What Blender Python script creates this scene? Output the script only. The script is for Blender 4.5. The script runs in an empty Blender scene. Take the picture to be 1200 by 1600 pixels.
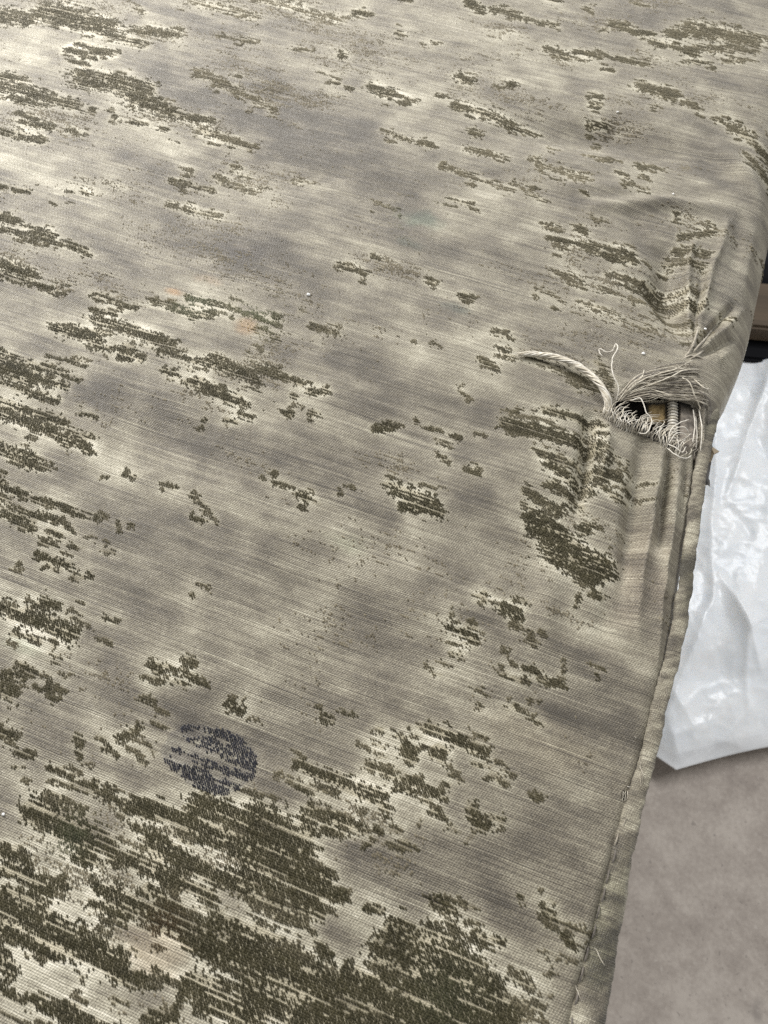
import bpy, math, random
import numpy as np
from mathutils import Vector

rng = np.random.default_rng(7)
random.seed(7)
S = bpy.context.scene
C = S.collection

# ------------------------------------------------------------------ camera
# World: the seat's long right-hand edge runs along +Y near x = 0, its top lies at z = 0,
# the concrete floor at z = FLOOR.
H = 0.30                              # camera height over the fabric
FLOOR = -0.42
PITCH = math.radians(63.0)
YAW = math.radians(20.4)
FP = 1200.0                           # focal length in photo pixels (1200 x 1600)
Fv = np.array([-math.sin(YAW), math.cos(YAW), 0.0])
Rv = np.array([math.cos(YAW), math.sin(YAW), 0.0])
Zv = np.array([0, 0, 1.0])
Dv = Fv * math.cos(PITCH) - Zv * math.sin(PITCH)
Uv = Fv * math.sin(PITCH) + Zv * math.cos(PITCH)
_d = Dv + Rv * (950 - 600) / FP - Uv * (1600 - 800) / FP
_k = H / -_d[2]
CAM = np.array([-_k * _d[0], -_k * _d[1], H])   # so that the edge starts at (0, 0, 0)

cam_d = bpy.data.cameras.new('camera')
cam = bpy.data.objects.new('camera', cam_d)
C.objects.link(cam)
cam.location = CAM
cam.rotation_euler = Vector(Dv).to_track_quat('-Z', 'Y').to_euler()
cam_d.sensor_fit = 'VERTICAL'
cam_d.sensor_height = 36.0
cam_d.lens = 36.0 * FP / 1600.0
cam_d.clip_start = 0.01
cam_d.clip_end = 100
cam_d.dof.use_dof = True
cam_d.dof.focus_distance = 0.345
cam_d.dof.aperture_fstop = 20.0
S.camera = cam

# ------------------------------------------------------------------ world and lamps
W = bpy.data.worlds.new('World')
S.world = W
W.use_nodes = True
W.node_tree.nodes['Background'].inputs[0].default_value = (0.975, 0.99, 0.97, 1)
W.node_tree.nodes['Background'].inputs[1].default_value = 0.40

def area_lamp(name, loc, target, sx, sy, energy, col):
    l = bpy.data.lights.new(name, 'AREA')
    l.shape = 'RECTANGLE'; l.size = sx; l.size_y = sy
    l.energy = energy; l.color = col
    o = bpy.data.objects.new(name, l); C.objects.link(o)
    o.location = loc
    o.rotation_euler = (Vector(target) - Vector(loc)).to_track_quat('-Z', 'Y').to_euler()
    return o
def heading(az, el, dist, base=(-0.2, 0.25, 0)):
    a = YAW + math.radians(az)        # az: degrees to the left of the view
    e = math.radians(el)
    return (base[0] - math.sin(a) * math.cos(e) * dist, base[1] + math.cos(a) * math.cos(e) * dist, base[2] + math.sin(e) * dist)
area_lamp('window_light', heading(40, 34, 1.35), (-0.3, 0.35, 0), 0.85, 0.65, 38, (1.0, 0.98, 0.955))
area_lamp('fill_light', heading(-62, 58, 3.0), (0.15, 0.35, -0.3), 1.6, 0.6, 58, (0.97, 0.985, 1.0))  # added lamp out of view, brightens the floor and bag

vs = S.view_settings
vs.view_transform = 'Standard'
vs.look = 'None'
vs.exposure = -0.03
vs.gamma = 1.0
S.cycles.use_denoising = False

# ------------------------------------------------------------------ helpers
def unproj(x, y, z=0.0):
    """photo pixel -> point of the horizontal plane at height z"""
    d = Dv + Rv * (x - 600) / FP - Uv * (y - 800) / FP
    k = (z - CAM[2]) / d[2]
    return CAM + d * k
def pxscale(x, y):
    p = unproj(x, y)
    return FP / float(np.dot(p - CAM, Dv))     # pixels per metre there

def new_obj(name, me, parent=None, mat=None, smooth=True):
    o = bpy.data.objects.new(name, me)
    C.objects.link(o)
    if parent is not None: o.parent = parent
    if mat is not None: me.materials.append(mat)
    if smooth and len(me.polygons):
        me.polygons.foreach_set('use_smooth', np.ones(len(me.polygons), bool))
    return o
def mesh_np(name, verts, quads):
    me = bpy.data.meshes.new(name)
    n, m = len(verts), len(quads)
    k = quads.shape[1]
    me.vertices.add(n); me.vertices.foreach_set('co', np.ascontiguousarray(verts, dtype=np.float32).ravel())
    me.loops.add(m * k); me.loops.foreach_set('vertex_index', np.ascontiguousarray(quads, dtype=np.int32).ravel())
    me.polygons.add(m); me.polygons.foreach_set('loop_start', np.arange(0, m * k, k, dtype=np.int32))
    me.update(calc_edges=True)
    return me
def attr(me, name, typ, arr):
    a = me.attributes.new(name, typ, 'POINT')
    key = {'FLOAT': 'value', 'FLOAT_VECTOR': 'vector', 'FLOAT_COLOR': 'color'}[typ]
    a.data.foreach_set(key, np.ascontiguousarray(arr, dtype=np.float32).ravel())
def tag(o, label=None, cat=None, group=None, kind=None):
    if label: o['label'] = label
    if cat: o['category'] = cat
    if group: o['group'] = group
    if kind: o['kind'] = kind
    return o
def empty(name, loc=(0, 0, 0)):
    o = bpy.data.objects.new(name, None); C.objects.link(o)
    o.location = loc; o.empty_display_size = 0.05
    return o

_tabs = {}
def vnoise(x, y, seed):
    """value noise, smooth, -1..1"""
    if seed not in _tabs:
        _tabs[seed] = np.random.default_rng(1000 + seed).uniform(-1, 1, (256, 256))
    T = _tabs[seed]
    xi = np.floor(x).astype(int); yi = np.floor(y).astype(int)
    fx = x - xi; fy = y - yi
    fx = fx * fx * (3 - 2 * fx); fy = fy * fy * (3 - 2 * fy)
    a = T[xi & 255, yi & 255]; b = T[(xi + 1) & 255, yi & 255]
    c = T[xi & 255, (yi + 1) & 255]; d = T[(xi + 1) & 255, (yi + 1) & 255]
    return (a * (1 - fx) + b * fx) * (1 - fy) + (c * (1 - fx) + d * fx) * fy
def fbm(x, y, seed, oct=3):
    r = 0; amp = 1; tot = 0
    for i in range(oct):
        r = r + amp * vnoise(x * 2 ** i + 17.3 * i, y * 2 ** i + 5.1 * i, seed + i)
        tot += amp; amp *= 0.55
    return r / tot
def sstep(a, b, x):
    t = np.clip((x - a) / (b - a), 0, 1)
    return t * t * (3 - 2 * t)
def seg_dist(X, Y, ax, ay, bx, by):
    dx, dy = bx - ax, by - ay
    L2 = dx * dx + dy * dy + 1e-12
    k = np.clip(((X - ax) * dx + (Y - ay) * dy) / L2, 0, 1)
    return np.hypot(X - ax - k * dx, Y - ay - k * dy), k

# ------------------------------------------------------------------ materials
def mat_new(name):
    m = bpy.data.materials.new(name); m.use_nodes = True
    nt = m.node_tree
    return m, nt, nt.nodes['Principled BSDF']
class NB:
    def __init__(s, nt): s.nt = nt
    def node(s, t, **kw):
        n = s.nt.nodes.new(t)
        for k, v in kw.items(): setattr(n, k, v)
        return n
    def link(s, a, b): s.nt.links.new(a, b)
    def val(s, sock, v):
        if isinstance(v, bpy.types.NodeSocket): s.link(v, sock)
        else: sock.default_value = v
    def math(s, op, a, b=0.0, c=0.0, clamp=False):
        n = s.node('ShaderNodeMath', operation=op, use_clamp=clamp)
        s.val(n.inputs[0], a); s.val(n.inputs[1], b); s.val(n.inputs[2], c)
        return n.outputs[0]
    def mixc(s, f, a, b, blend='MIX'):
        n = s.node('ShaderNodeMix', data_type='RGBA', blend_type=blend)
        s.val(n.inputs[0], f)
        for sock, v in ((n.inputs[6], a), (n.inputs[7], b)):
            if isinstance(v, tuple) and len(v) == 3: v = v + (1,)
            s.val(sock, v)
        return n.outputs[2]
    def attr(s, name, out='Fac'):
        return s.node('ShaderNodeAttribute', attribute_name=name).outputs[out]
    def comb(s, x, y, z=0.0):
        n = s.node('ShaderNodeCombineXYZ')
        s.val(n.inputs[0], x); s.val(n.inputs[1], y); s.val(n.inputs[2], z)
        return n.outputs[0]
    def sep(s, v):
        n = s.node('ShaderNodeSeparateXYZ'); s.link(v, n.inputs[0])
        return n.outputs
    def noise(s, vec, scale, detail=2.0, rough=0.5):
        n = s.node('ShaderNodeTexNoise')
        s.link(vec, n.inputs['Vector']); n.inputs['Scale'].default_value = scale
        n.inputs['Detail'].default_value = detail; n.inputs['Roughness'].default_value = rough
        return n.outputs['Fac']
    def ramp(s, f, stops):
        n = s.node('ShaderNodeValToRGB')
        e = n.color_ramp.elements
        while len(e) < len(stops): e.new(0.5)
        for el, (p, c) in zip(e, stops):
            el.position = p; el.color = c if len(c) == 4 else c + (1,)
        s.link(f, n.inputs[0]); return n.outputs[0]
    def mrange(s, f, a, b, c, d):
        n = s.node('ShaderNodeMapRange'); s.link(f, n.inputs[0])
        for i, v in enumerate((a, b, c, d)): n.inputs[i + 1].default_value = v
        return n.outputs[0]
    def bump(s, h, strength, dist):
        n = s.node('ShaderNodeBump'); s.link(h, n.inputs['Height'])
        n.inputs['Strength'].default_value = strength; n.inputs['Distance'].default_value = dist
        return n.outputs[0]

PS, PT = 0.00100, 0.00078            # thread pitch along and across the weft
SLANT = 0.75                         # twill step per row

def fabric_material(name, tint=(1, 1, 1)):
    m, nt, bs = mat_new(name); b = NB(nt)
    fab = b.attr('fab', 'Vector')
    u, v, _ = b.sep(fab)
    tone = b.attr('tone'); stain = b.attr('stain', 'Color')
    # wobble of the threads
    wob = b.noise(fab, 0.045, 2)
    uu = b.math('ADD', b.math('ADD', u, b.math('MULTIPLY', v, SLANT)), b.math('MULTIPLY', wob, 1.6))
    vv = b.math('ADD', v, b.math('MULTIPLY', wob, 1.0))
    su = b.math('SINE', b.math('MULTIPLY', uu, 2 * math.pi))
    sv = b.math('SINE', b.math('MULTIPLY', vv, 2 * math.pi))
    su2 = b.math('SINE', b.math('MULTIPLY', uu, 4 * math.pi))
    knots = b.math('ADD', b.math('MULTIPLY', b.math('MULTIPLY', su, sv), 0.55), b.math('MULTIPLY', sv, 0.35))
    cross = b.math('ADD', knots, b.math('MULTIPLY', su, 0.28))
    # weft streaks: long along u, thin along v
    st1 = b.noise(b.comb(b.math('MULTIPLY', u, 0.020), b.math('MULTIPLY', vv, 0.85)), 1.0, 3, 0.7)
    st2 = b.noise(b.comb(b.math('MULTIPLY', u, 0.008), b.math('MULTIPLY', vv, 0.30)), 1.0, 2, 0.6)
    ln = b.noise(b.comb(b.math('MULTIPLY', u, 0.010), b.math('MULTIPLY', vv, 1.7)), 1.0, 1, 0.5)
    lines = b.mrange(ln, 0.60, 0.72, 0.0, 1.0)
    linesp = b.mrange(ln, 0.40, 0.28, 0.0, 1.0)
    grain = b.noise(b.comb(b.math('MULTIPLY', uu, 1.0), b.math('MULTIPLY', vv, 1.6)), 1.0, 1, 0.6)
    cloud = b.noise(b.comb(b.math('MULTIPLY', u, 0.045), b.math('MULTIPLY', v, 0.06)), 1.0, 4, 0.6)
    t = b.math('ADD', tone, b.mrange(st1, 0.3, 0.7, -0.13, 0.13))
    t = b.math('ADD', t, b.mrange(st2, 0.3, 0.7, -0.07, 0.07))
    t = b.math('ADD', t, b.mrange(cloud, 0.3, 0.7, -0.17, 0.17))
    t = b.math('ADD', t, b.mrange(grain, 0.25, 0.75, -0.18, 0.18))
    t = b.math('SUBTRACT', t, b.math('MULTIPLY', lines, 0.27))
    t = b.math('ADD', t, b.math('MULTIPLY', linesp, 0.14))
    amp = b.mrange(b.noise(b.comb(b.math('MULTIPLY', u, 0.012), b.math('MULTIPLY', v, 0.05)), 1.0, 2), 0.35, 0.65, 0.11, 0.32)
    t = b.math('ADD', t, b.math('MULTIPLY', cross, amp), clamp=True)
    col = b.ramp(t, [(0.0, (0.055, 0.045, 0.031)), (0.26, (0.138, 0.117, 0.084)), (0.50, (0.252, 0.224, 0.162)),
                     (0.74, (0.425, 0.392, 0.296)), (1.0, (0.66, 0.612, 0.50))])
    col = b.mixc(1.0, col, stain, 'MULTIPLY')
    if tint != (1, 1, 1): col = b.mixc(1.0, col, tint, 'MULTIPLY')
    b.link(col, bs.inputs['Base Color'])
    h = b.math('ADD', cross, b.math('MULTIPLY', grain, 1.2))
    h = b.math('ADD', h, b.math('MULTIPLY', st1, 1.5))
    b.link(b.bump(h, 0.75, 0.00028), bs.inputs['Normal'])
    bs.inputs['Roughness'].default_value = 0.46
    bs.inputs['Specular IOR Level'].default_value = 0.7
    bs.inputs['Sheen Weight'].default_value = 0.25
    bs.inputs['Sheen Roughness'].default_value = 0.4
    bs.inputs['Sheen Tint'].default_value = (1, 0.96, 0.88, 1)
    return m
FABRIC = fabric_material('worn_velvet_ground')

def pile_material():
    m, nt, bs = mat_new('velvet_pile'); b = NB(nt)
    b.link(b.attr('pcol', 'Color'), bs.inputs['Base Color'])
    bs.inputs['Roughness'].default_value = 0.7
    bs.inputs['Specular IOR Level'].default_value = 0.25
    bs.inputs['Sheen Weight'].default_value = 0.32
    bs.inputs['Sheen Roughness'].default_value = 0.35
    bs.inputs['Sheen Tint'].default_value = (0.95, 0.9, 0.72, 1)
    return m
PILE = pile_material()

def thread_material(name, c0, c1):
    m, nt, bs = mat_new(name); b = NB(nt)
    tc = b.node('ShaderNodeTexCoord').outputs['Object']
    n = b.noise(tc, 420, 3, 0.6)
    b.link(b.mixc(b.mrange(n, 0.35, 0.65, 0, 1), c0, c1), bs.inputs['Base Color'])
    b.link(b.bump(n, 0.5, 0.0003), bs.inputs['Normal'])
    bs.inputs['Roughness'].default_value = 0.8
    bs.inputs['Sheen Weight'].default_value = 0.3
    return m
T_PALE = thread_material('pale_thread', (0.40, 0.35, 0.27), (0.66, 0.61, 0.50))
T_GREY = thread_material('grey_thread', (0.17, 0.145, 0.11), (0.38, 0.34, 0.27))
T_WHITE = thread_material('white_thread', (0.48, 0.44, 0.37), (0.72, 0.68, 0.60))
T_MID = thread_material('mid_lining', (0.09, 0.075, 0.06), (0.24, 0.205, 0.165))
T_DARK = thread_material('dark_thread', (0.05, 0.042, 0.035), (0.14, 0.12, 0.10))
FOAM = thread_material('yellow_foam', (0.22, 0.15, 0.06), (0.40, 0.285, 0.13))  # foam colour darkened for the shade inside the tear
WAD = thread_material('dark_wadding', (0.02, 0.018, 0.015), (0.06, 0.05, 0.045))
LINT = thread_material('lint', (0.75, 0.74, 0.72), (0.85, 0.84, 0.82))

def floor_material():
    m, nt, bs = mat_new('concrete'); b = NB(nt)
    tc = b.node('ShaderNodeTexCoord').outputs['Object']
    n1 = b.noise(tc, 9, 5, 0.6); n2 = b.noise(tc, 42, 4, 0.65); n3 = b.noise(tc, 260, 3, 0.6)
    t = b.math('ADD', b.math('MULTIPLY', n1, 0.42), b.math('ADD', b.math('MULTIPLY', n2, 0.36), b.math('MULTIPLY', n3, 0.22)))
    col = b.ramp(t, [(0.36, (0.28, 0.236, 0.205)), (0.48, (0.38, 0.328, 0.286)), (0.58, (0.48, 0.422, 0.37))])
    sp = b.noise(tc, 30, 2, 0.5)
    col = b.mixc(b.mrange(sp, 0.70, 0.78, 0, 0.4), col, (0.14, 0.12, 0.11))
    gr = b.noise(tc, 210, 2, 0.5)
    col = b.mixc(b.mrange(gr, 0.66, 0.74, 0, 0.45), col, (0.15, 0.128, 0.115))
    col = b.mixc(b.mrange(gr, 0.33, 0.26, 0, 0.4), col, (0.52, 0.47, 0.42))
    b.link(col, bs.inputs['Base Color'])
    b.link(b.bump(t, 0.25, 0.002), bs.inputs['Normal'])
    bs.inputs['Roughness'].default_value = 0.72
    return m
CONC = floor_material()

def bag_material():
    m, nt, bs = mat_new('polythene'); b = NB(nt)
    tc = b.node('ShaderNodeTexCoord').outputs['Object']
    n = b.noise(tc, 26, 4, 0.6); n2 = b.noise(tc, 110, 3, 0.55)
    b.link(b.mixc(b.mrange(n, 0.35, 0.65, 0, 1), (0.86, 0.885, 0.93), (0.93, 0.94, 0.96)), bs.inputs['Base Color'])
    hh = b.math('ADD', n, b.math('MULTIPLY', n2, 0.3))
    b.link(b.bump(hh, 0.25, 0.004), bs.inputs['Normal'])
    bs.inputs['Roughness'].default_value = 0.33
    bs.inputs['Subsurface Weight'].default_value = 0.3
    bs.inputs['Subsurface Radius'].default_value = (0.05, 0.055, 0.06)
    bs.inputs['Subsurface Scale'].default_value = 0.5
    return m
BAG = bag_material()

def wood_material(name, c0, c1):
    m, nt, bs = mat_new(name); b = NB(nt)
    tc = b.node('ShaderNodeTexCoord').outputs['Object']
    mp = b.node('ShaderNodeMapping'); b.link(tc, mp.inputs[0]); mp.inputs['Scale'].default_value = (3, 45, 45)
    n = b.noise(mp.outputs[0], 1.6, 5, 0.6)
    b.link(b.mixc(b.mrange(n, 0.3, 0.7, 0, 1), c0, c1), bs.inputs['Base Color'])
    b.link(b.bump(n, 0.3, 0.002), bs.inputs['Normal'])
    bs.inputs['Roughness'].default_value = 0.7
    return m
WOOD = wood_material('brown_wood', (0.06, 0.04, 0.022), (0.13, 0.088, 0.052))
BLACK = wood_material('black_gap_shade', (0.006, 0.006, 0.007), (0.016, 0.016, 0.018))  # near-black colour stands in for shade in the gap by the board
_p = BLACK.node_tree.nodes['Principled BSDF']; _p.inputs['Roughness'].default_value = 1.0; _p.inputs['Specular IOR Level'].default_value = 0.05
PAPER = thread_material('tan_paper', (0.50, 0.40, 0.28), (0.62, 0.52, 0.38))

# ------------------------------------------------------------------ floor
fl = mesh_np('floor', np.array([[-4, -4, FLOOR], [5, -4, FLOOR], [5, 6, FLOOR], [-4, 6, FLOOR]], float), np.array([[0, 1, 2, 3]]))
floor = tag(new_obj('floor', fl, None, CONC), kind='structure')

# ------------------------------------------------------------------ the seat: outline of its right edge
EDGE = [(1268, 40), (1232, 220), (1203, 385), (1184, 480), (1168, 540), (1140, 610), (1118, 680), (1106, 740), (1098, 800), (1086, 900),
        (1071, 1000), (1050, 1080), (1031, 1160), (1011, 1250), (992, 1330), (975, 1450), (957, 1560), (950, 1600)]
WELT = [(1268, 0), (1232, 0), (1203, 0), (1184, 0), (1168, 0), (1140, 0), (1118, 4), (1106, 7), (1098, 10), (1086, 15),
        (1071, 14), (1050, 14), (1031, 15), (1011, 23), (992, 31), (975, 42), (957, 52), (950, 55)]
_e = [(unproj(x, y), w / pxscale(x, y)) for (x, y), (_, w) in zip(EDGE, WELT)]
_ty = np.array([p[1] for p, w in _e])[::-1]; _tx = np.array([p[0] for p, w in _e])[::-1]; _tw = np.array([w for p, w in _e])[::-1]
def smooth_interp(t, xs, ys, ext=True):
    # linear interpolation smoothed by averaging over a small window
    r = 0
    for k in np.linspace(-0.008, 0.008, 7): r = r + np.interp(t + k, xs, ys)
    return r / 7
def edge_x(t): return smooth_interp(t, _ty, _tx)
def welt_w(t): return smooth_interp(t, _ty, _tw)
Y_TEAR = unproj(1100, 620)[1]
Y_LOW = unproj(1020, 1250)[1]
Y_UP = unproj(1185, 470)[1]
def roll_r(t):   # rounding radius of the edge
    return 0.0035 + 0.005 * sstep(Y_LOW - .02, Y_LOW + 0.08, t) + 0.020 * sstep(Y_TEAR - 0.03, Y_UP, t)
PHI = math.radians(82)
def seam_x(t): return edge_x(t) - welt_w(t) + 0.006 * sstep(Y_TEAR - 0.03, Y_UP, t)
def panel_pos(a, t):
    """a: length along the fabric inward from the seam (may be negative: tucked down)."""
    r = roll_r(t); La = r * PHI
    xs = seam_x(t); xc = xs - r * math.sin(PHI)
    phi = np.clip((La - a) / r, 0, PHI)
    x = xc + r * np.sin(phi); z = -r + r * np.cos(phi)
    fl_ = np.maximum(a - La, 0); x = x - fl_
    dn = np.maximum(-a, 0); x = x + dn * math.cos(PHI); z = z - dn * math.sin(PHI)
    return x, z
def a_of(x, t):
    r = roll_r(t); La = r * PHI
    xs = seam_x(t); xc = xs - r * math.sin(PHI)
    ph = np.arcsin(np.clip((x - xc) / r, 0, math.sin(PHI)))
    return np.where(x < xc, La + xc - x, La - ph * r)

# ridges (+) and creases (-) in the cloth: photo points, width px, height mm
FOLDS = [
    ([(1085, 375), (1076, 430), (1078, 490), (1086, 540)], 7, 2.6), ([(1138, 345), (1112, 430), (1097, 490), (1088, 538)], 8, 2.4),
    ([(1040, 400), (1046, 450), (1066, 525)], 32, -6.5), ([(1100, 420), (1092, 480), (1088, 520)], 6, -2.0),
    ([(1175, 470), (1130, 515), (1096, 545)], 9, 2.2), ([(1150, 470), (1118, 505), (1094, 538)], 6, -3.2), ([(1150, 520), (1115, 545), (1095, 555)], 6, -2.2),
    ([(1122, 545), (1140, 575)], 4, -1.2), ([(1125, 560), (1150, 540)], 8, 1.3),
    ([(1034, 700), (1016, 820), (996, 1000)], 13, 2.6), ([(1004, 690), (992, 790), (972, 960)], 16, -3.6),
    ([(1062, 710), (1050, 840), (1026, 1040)], 11, 2.0), ([(1046, 712), (1040, 760), (1030, 850)], 7, -4.2), ([(1075, 715), (1068, 800)], 5, -1.5),
    ([(922, 655), (914, 720), (902, 800)], 15, -5.0), ([(936, 660), (926, 730), (914, 790)], 6, 1.6), ([(950, 660), (940, 740)], 14, 2.2),
    ([(1085, 610), (1092, 680), (1090, 740)], 4, -3.0), ([(1098, 600), (1102, 680), (1096, 760)], 4, 2.0),
    ([(1092, 760), (1080, 860)], 4, -1.2),
    ([(820, 205), (960, 215), (1090, 250)], 48, -5.0), ([(930, 325), (1050, 318), (1130, 325)], 16, 2.4), ([(860, 290), (1000, 300)], 20, 1.2),
    ([(1125, 230), (1170, 270), (1215, 340)], 22, 2.5), ([(1000, 440), (1050, 470)], 26, -3.0), ([(900, 480), (1000, 520)], 30, 1.5),
    ([(985, 330), (1020, 400)], 20, -1.4), ([(1160, 330), (1150, 420)], 14, -1.5), ([(1185, 350), (1172, 440)], 8, 1.0),
    ([(940, 640), (1000, 672), (1060, 700)], 9, 1.6), ([(975, 600), (1040, 585), (1090, 570)], 10, 2.0),
    ([(860, 880), (850, 1000)], 26, 1.2), ([(960, 900), (940, 1010)], 20, -1.0),
    ([(940, 1440), (915, 1540)], 8, 1.0), ([(1010, 1190), (990, 1235)], 8, -0.9), ([(985, 1245), (960, 1350)], 6, 0.9),
    ([(400, 250), (640, 330)], 70, -1.5), ([(150, 650), (330, 700)], 60, -1.3), ([(560, 900), (800, 980)], 80, 1.5), ([(250, 1100), (500, 1200)], 60, -1.0),
]
FW = []
for pts, w, hgt in FOLDS:
    q = [unproj(*p)[:2] for p in pts]
    wm = w / pxscale(*pts[len(pts) // 2])
    for i in range(len(q) - 1): FW.append((q[i][0], q[i][1], q[i + 1][0], q[i + 1][1], wm, hgt * 0.0015, i, len(q) - 1))
def relief(x0, y0):
    z = np.zeros_like(x0)
    x = x0 + 0.0013 * fbm(x0 * 55, y0 * 55, 7, 2); y = y0 + 0.0013 * fbm(x0 * 55 + 9, y0 * 55, 9, 2)
    groups = {}
    for ax, ay, bx, by, w, hh, i, n in FW:
        lo_x, hi_x = min(ax, bx) - 3 * w, max(ax, bx) + 3 * w
        lo_y, hi_y = min(ay, by) - 3 * w, max(ay, by) + 3 * w
        sel = np.nonzero((x > lo_x) & (x < hi_x) & (y > lo_y) & (y < hi_y))
        if len(sel[0]) == 0: continue
        d, k = seg_dist(x[sel], y[sel], ax, ay, bx, by)
        prof = np.exp(-(d / w) ** 2 * 1.6) if (hh < 0 or w > 0.0045) else np.exp(-np.abs(d) / w * 1.9)
        kk = (i + k) / n
        fade = 0.12 + 0.88 * np.sin(np.clip(kk * 0.84 + 0.12, 0, 1) * math.pi) if n > 1 else 0.35 + 0.65 * np.sin(k * math.pi)
        # consecutive segments overlap: keep the stronger rather than adding twice
        key = (round(hh, 6), n, ax if i == 0 else None)
        val = prof * fade * hh
        zz = groups.setdefault(id_of[(ax, ay, bx, by)], np.zeros_like(z))
        cur = zz[sel]
        zz[sel] = np.where(np.abs(val) > np.abs(cur), val, cur)
    for zz in groups.values(): z += zz
    z += 0.0042 * fbm(x * 9, y * 10, 11, 2) + 0.0006 * fbm(x * 45, y * 60, 15, 2) + 0.00016 * vnoise(x * 90, y * 520, 19)
    return z
id_of = {}
_n = 0
for ax, ay, bx, by, w, hh, i, n in FW:
    if i == 0: _n += 1
    id_of[(ax, ay, bx, by)] = _n

def surf_xyz(a, t):
    x, z = panel_pos(a, t)
    return np.stack([x, t, z + relief(x, t) * sstep(-0.006, 0.004, a)], -1)
def on_cloth(px, py, up=0.0):
    p = unproj(px, py, 0.0)
    for _ in range(3):
        x = np.array([p[0]]); y = np.array([p[1]])
        q = surf_xyz(a_of(x, y), y)[0]
        p = unproj(px, py, q[2] + up)
    return np.array([p[0], p[1], q[2] + up])

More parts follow.
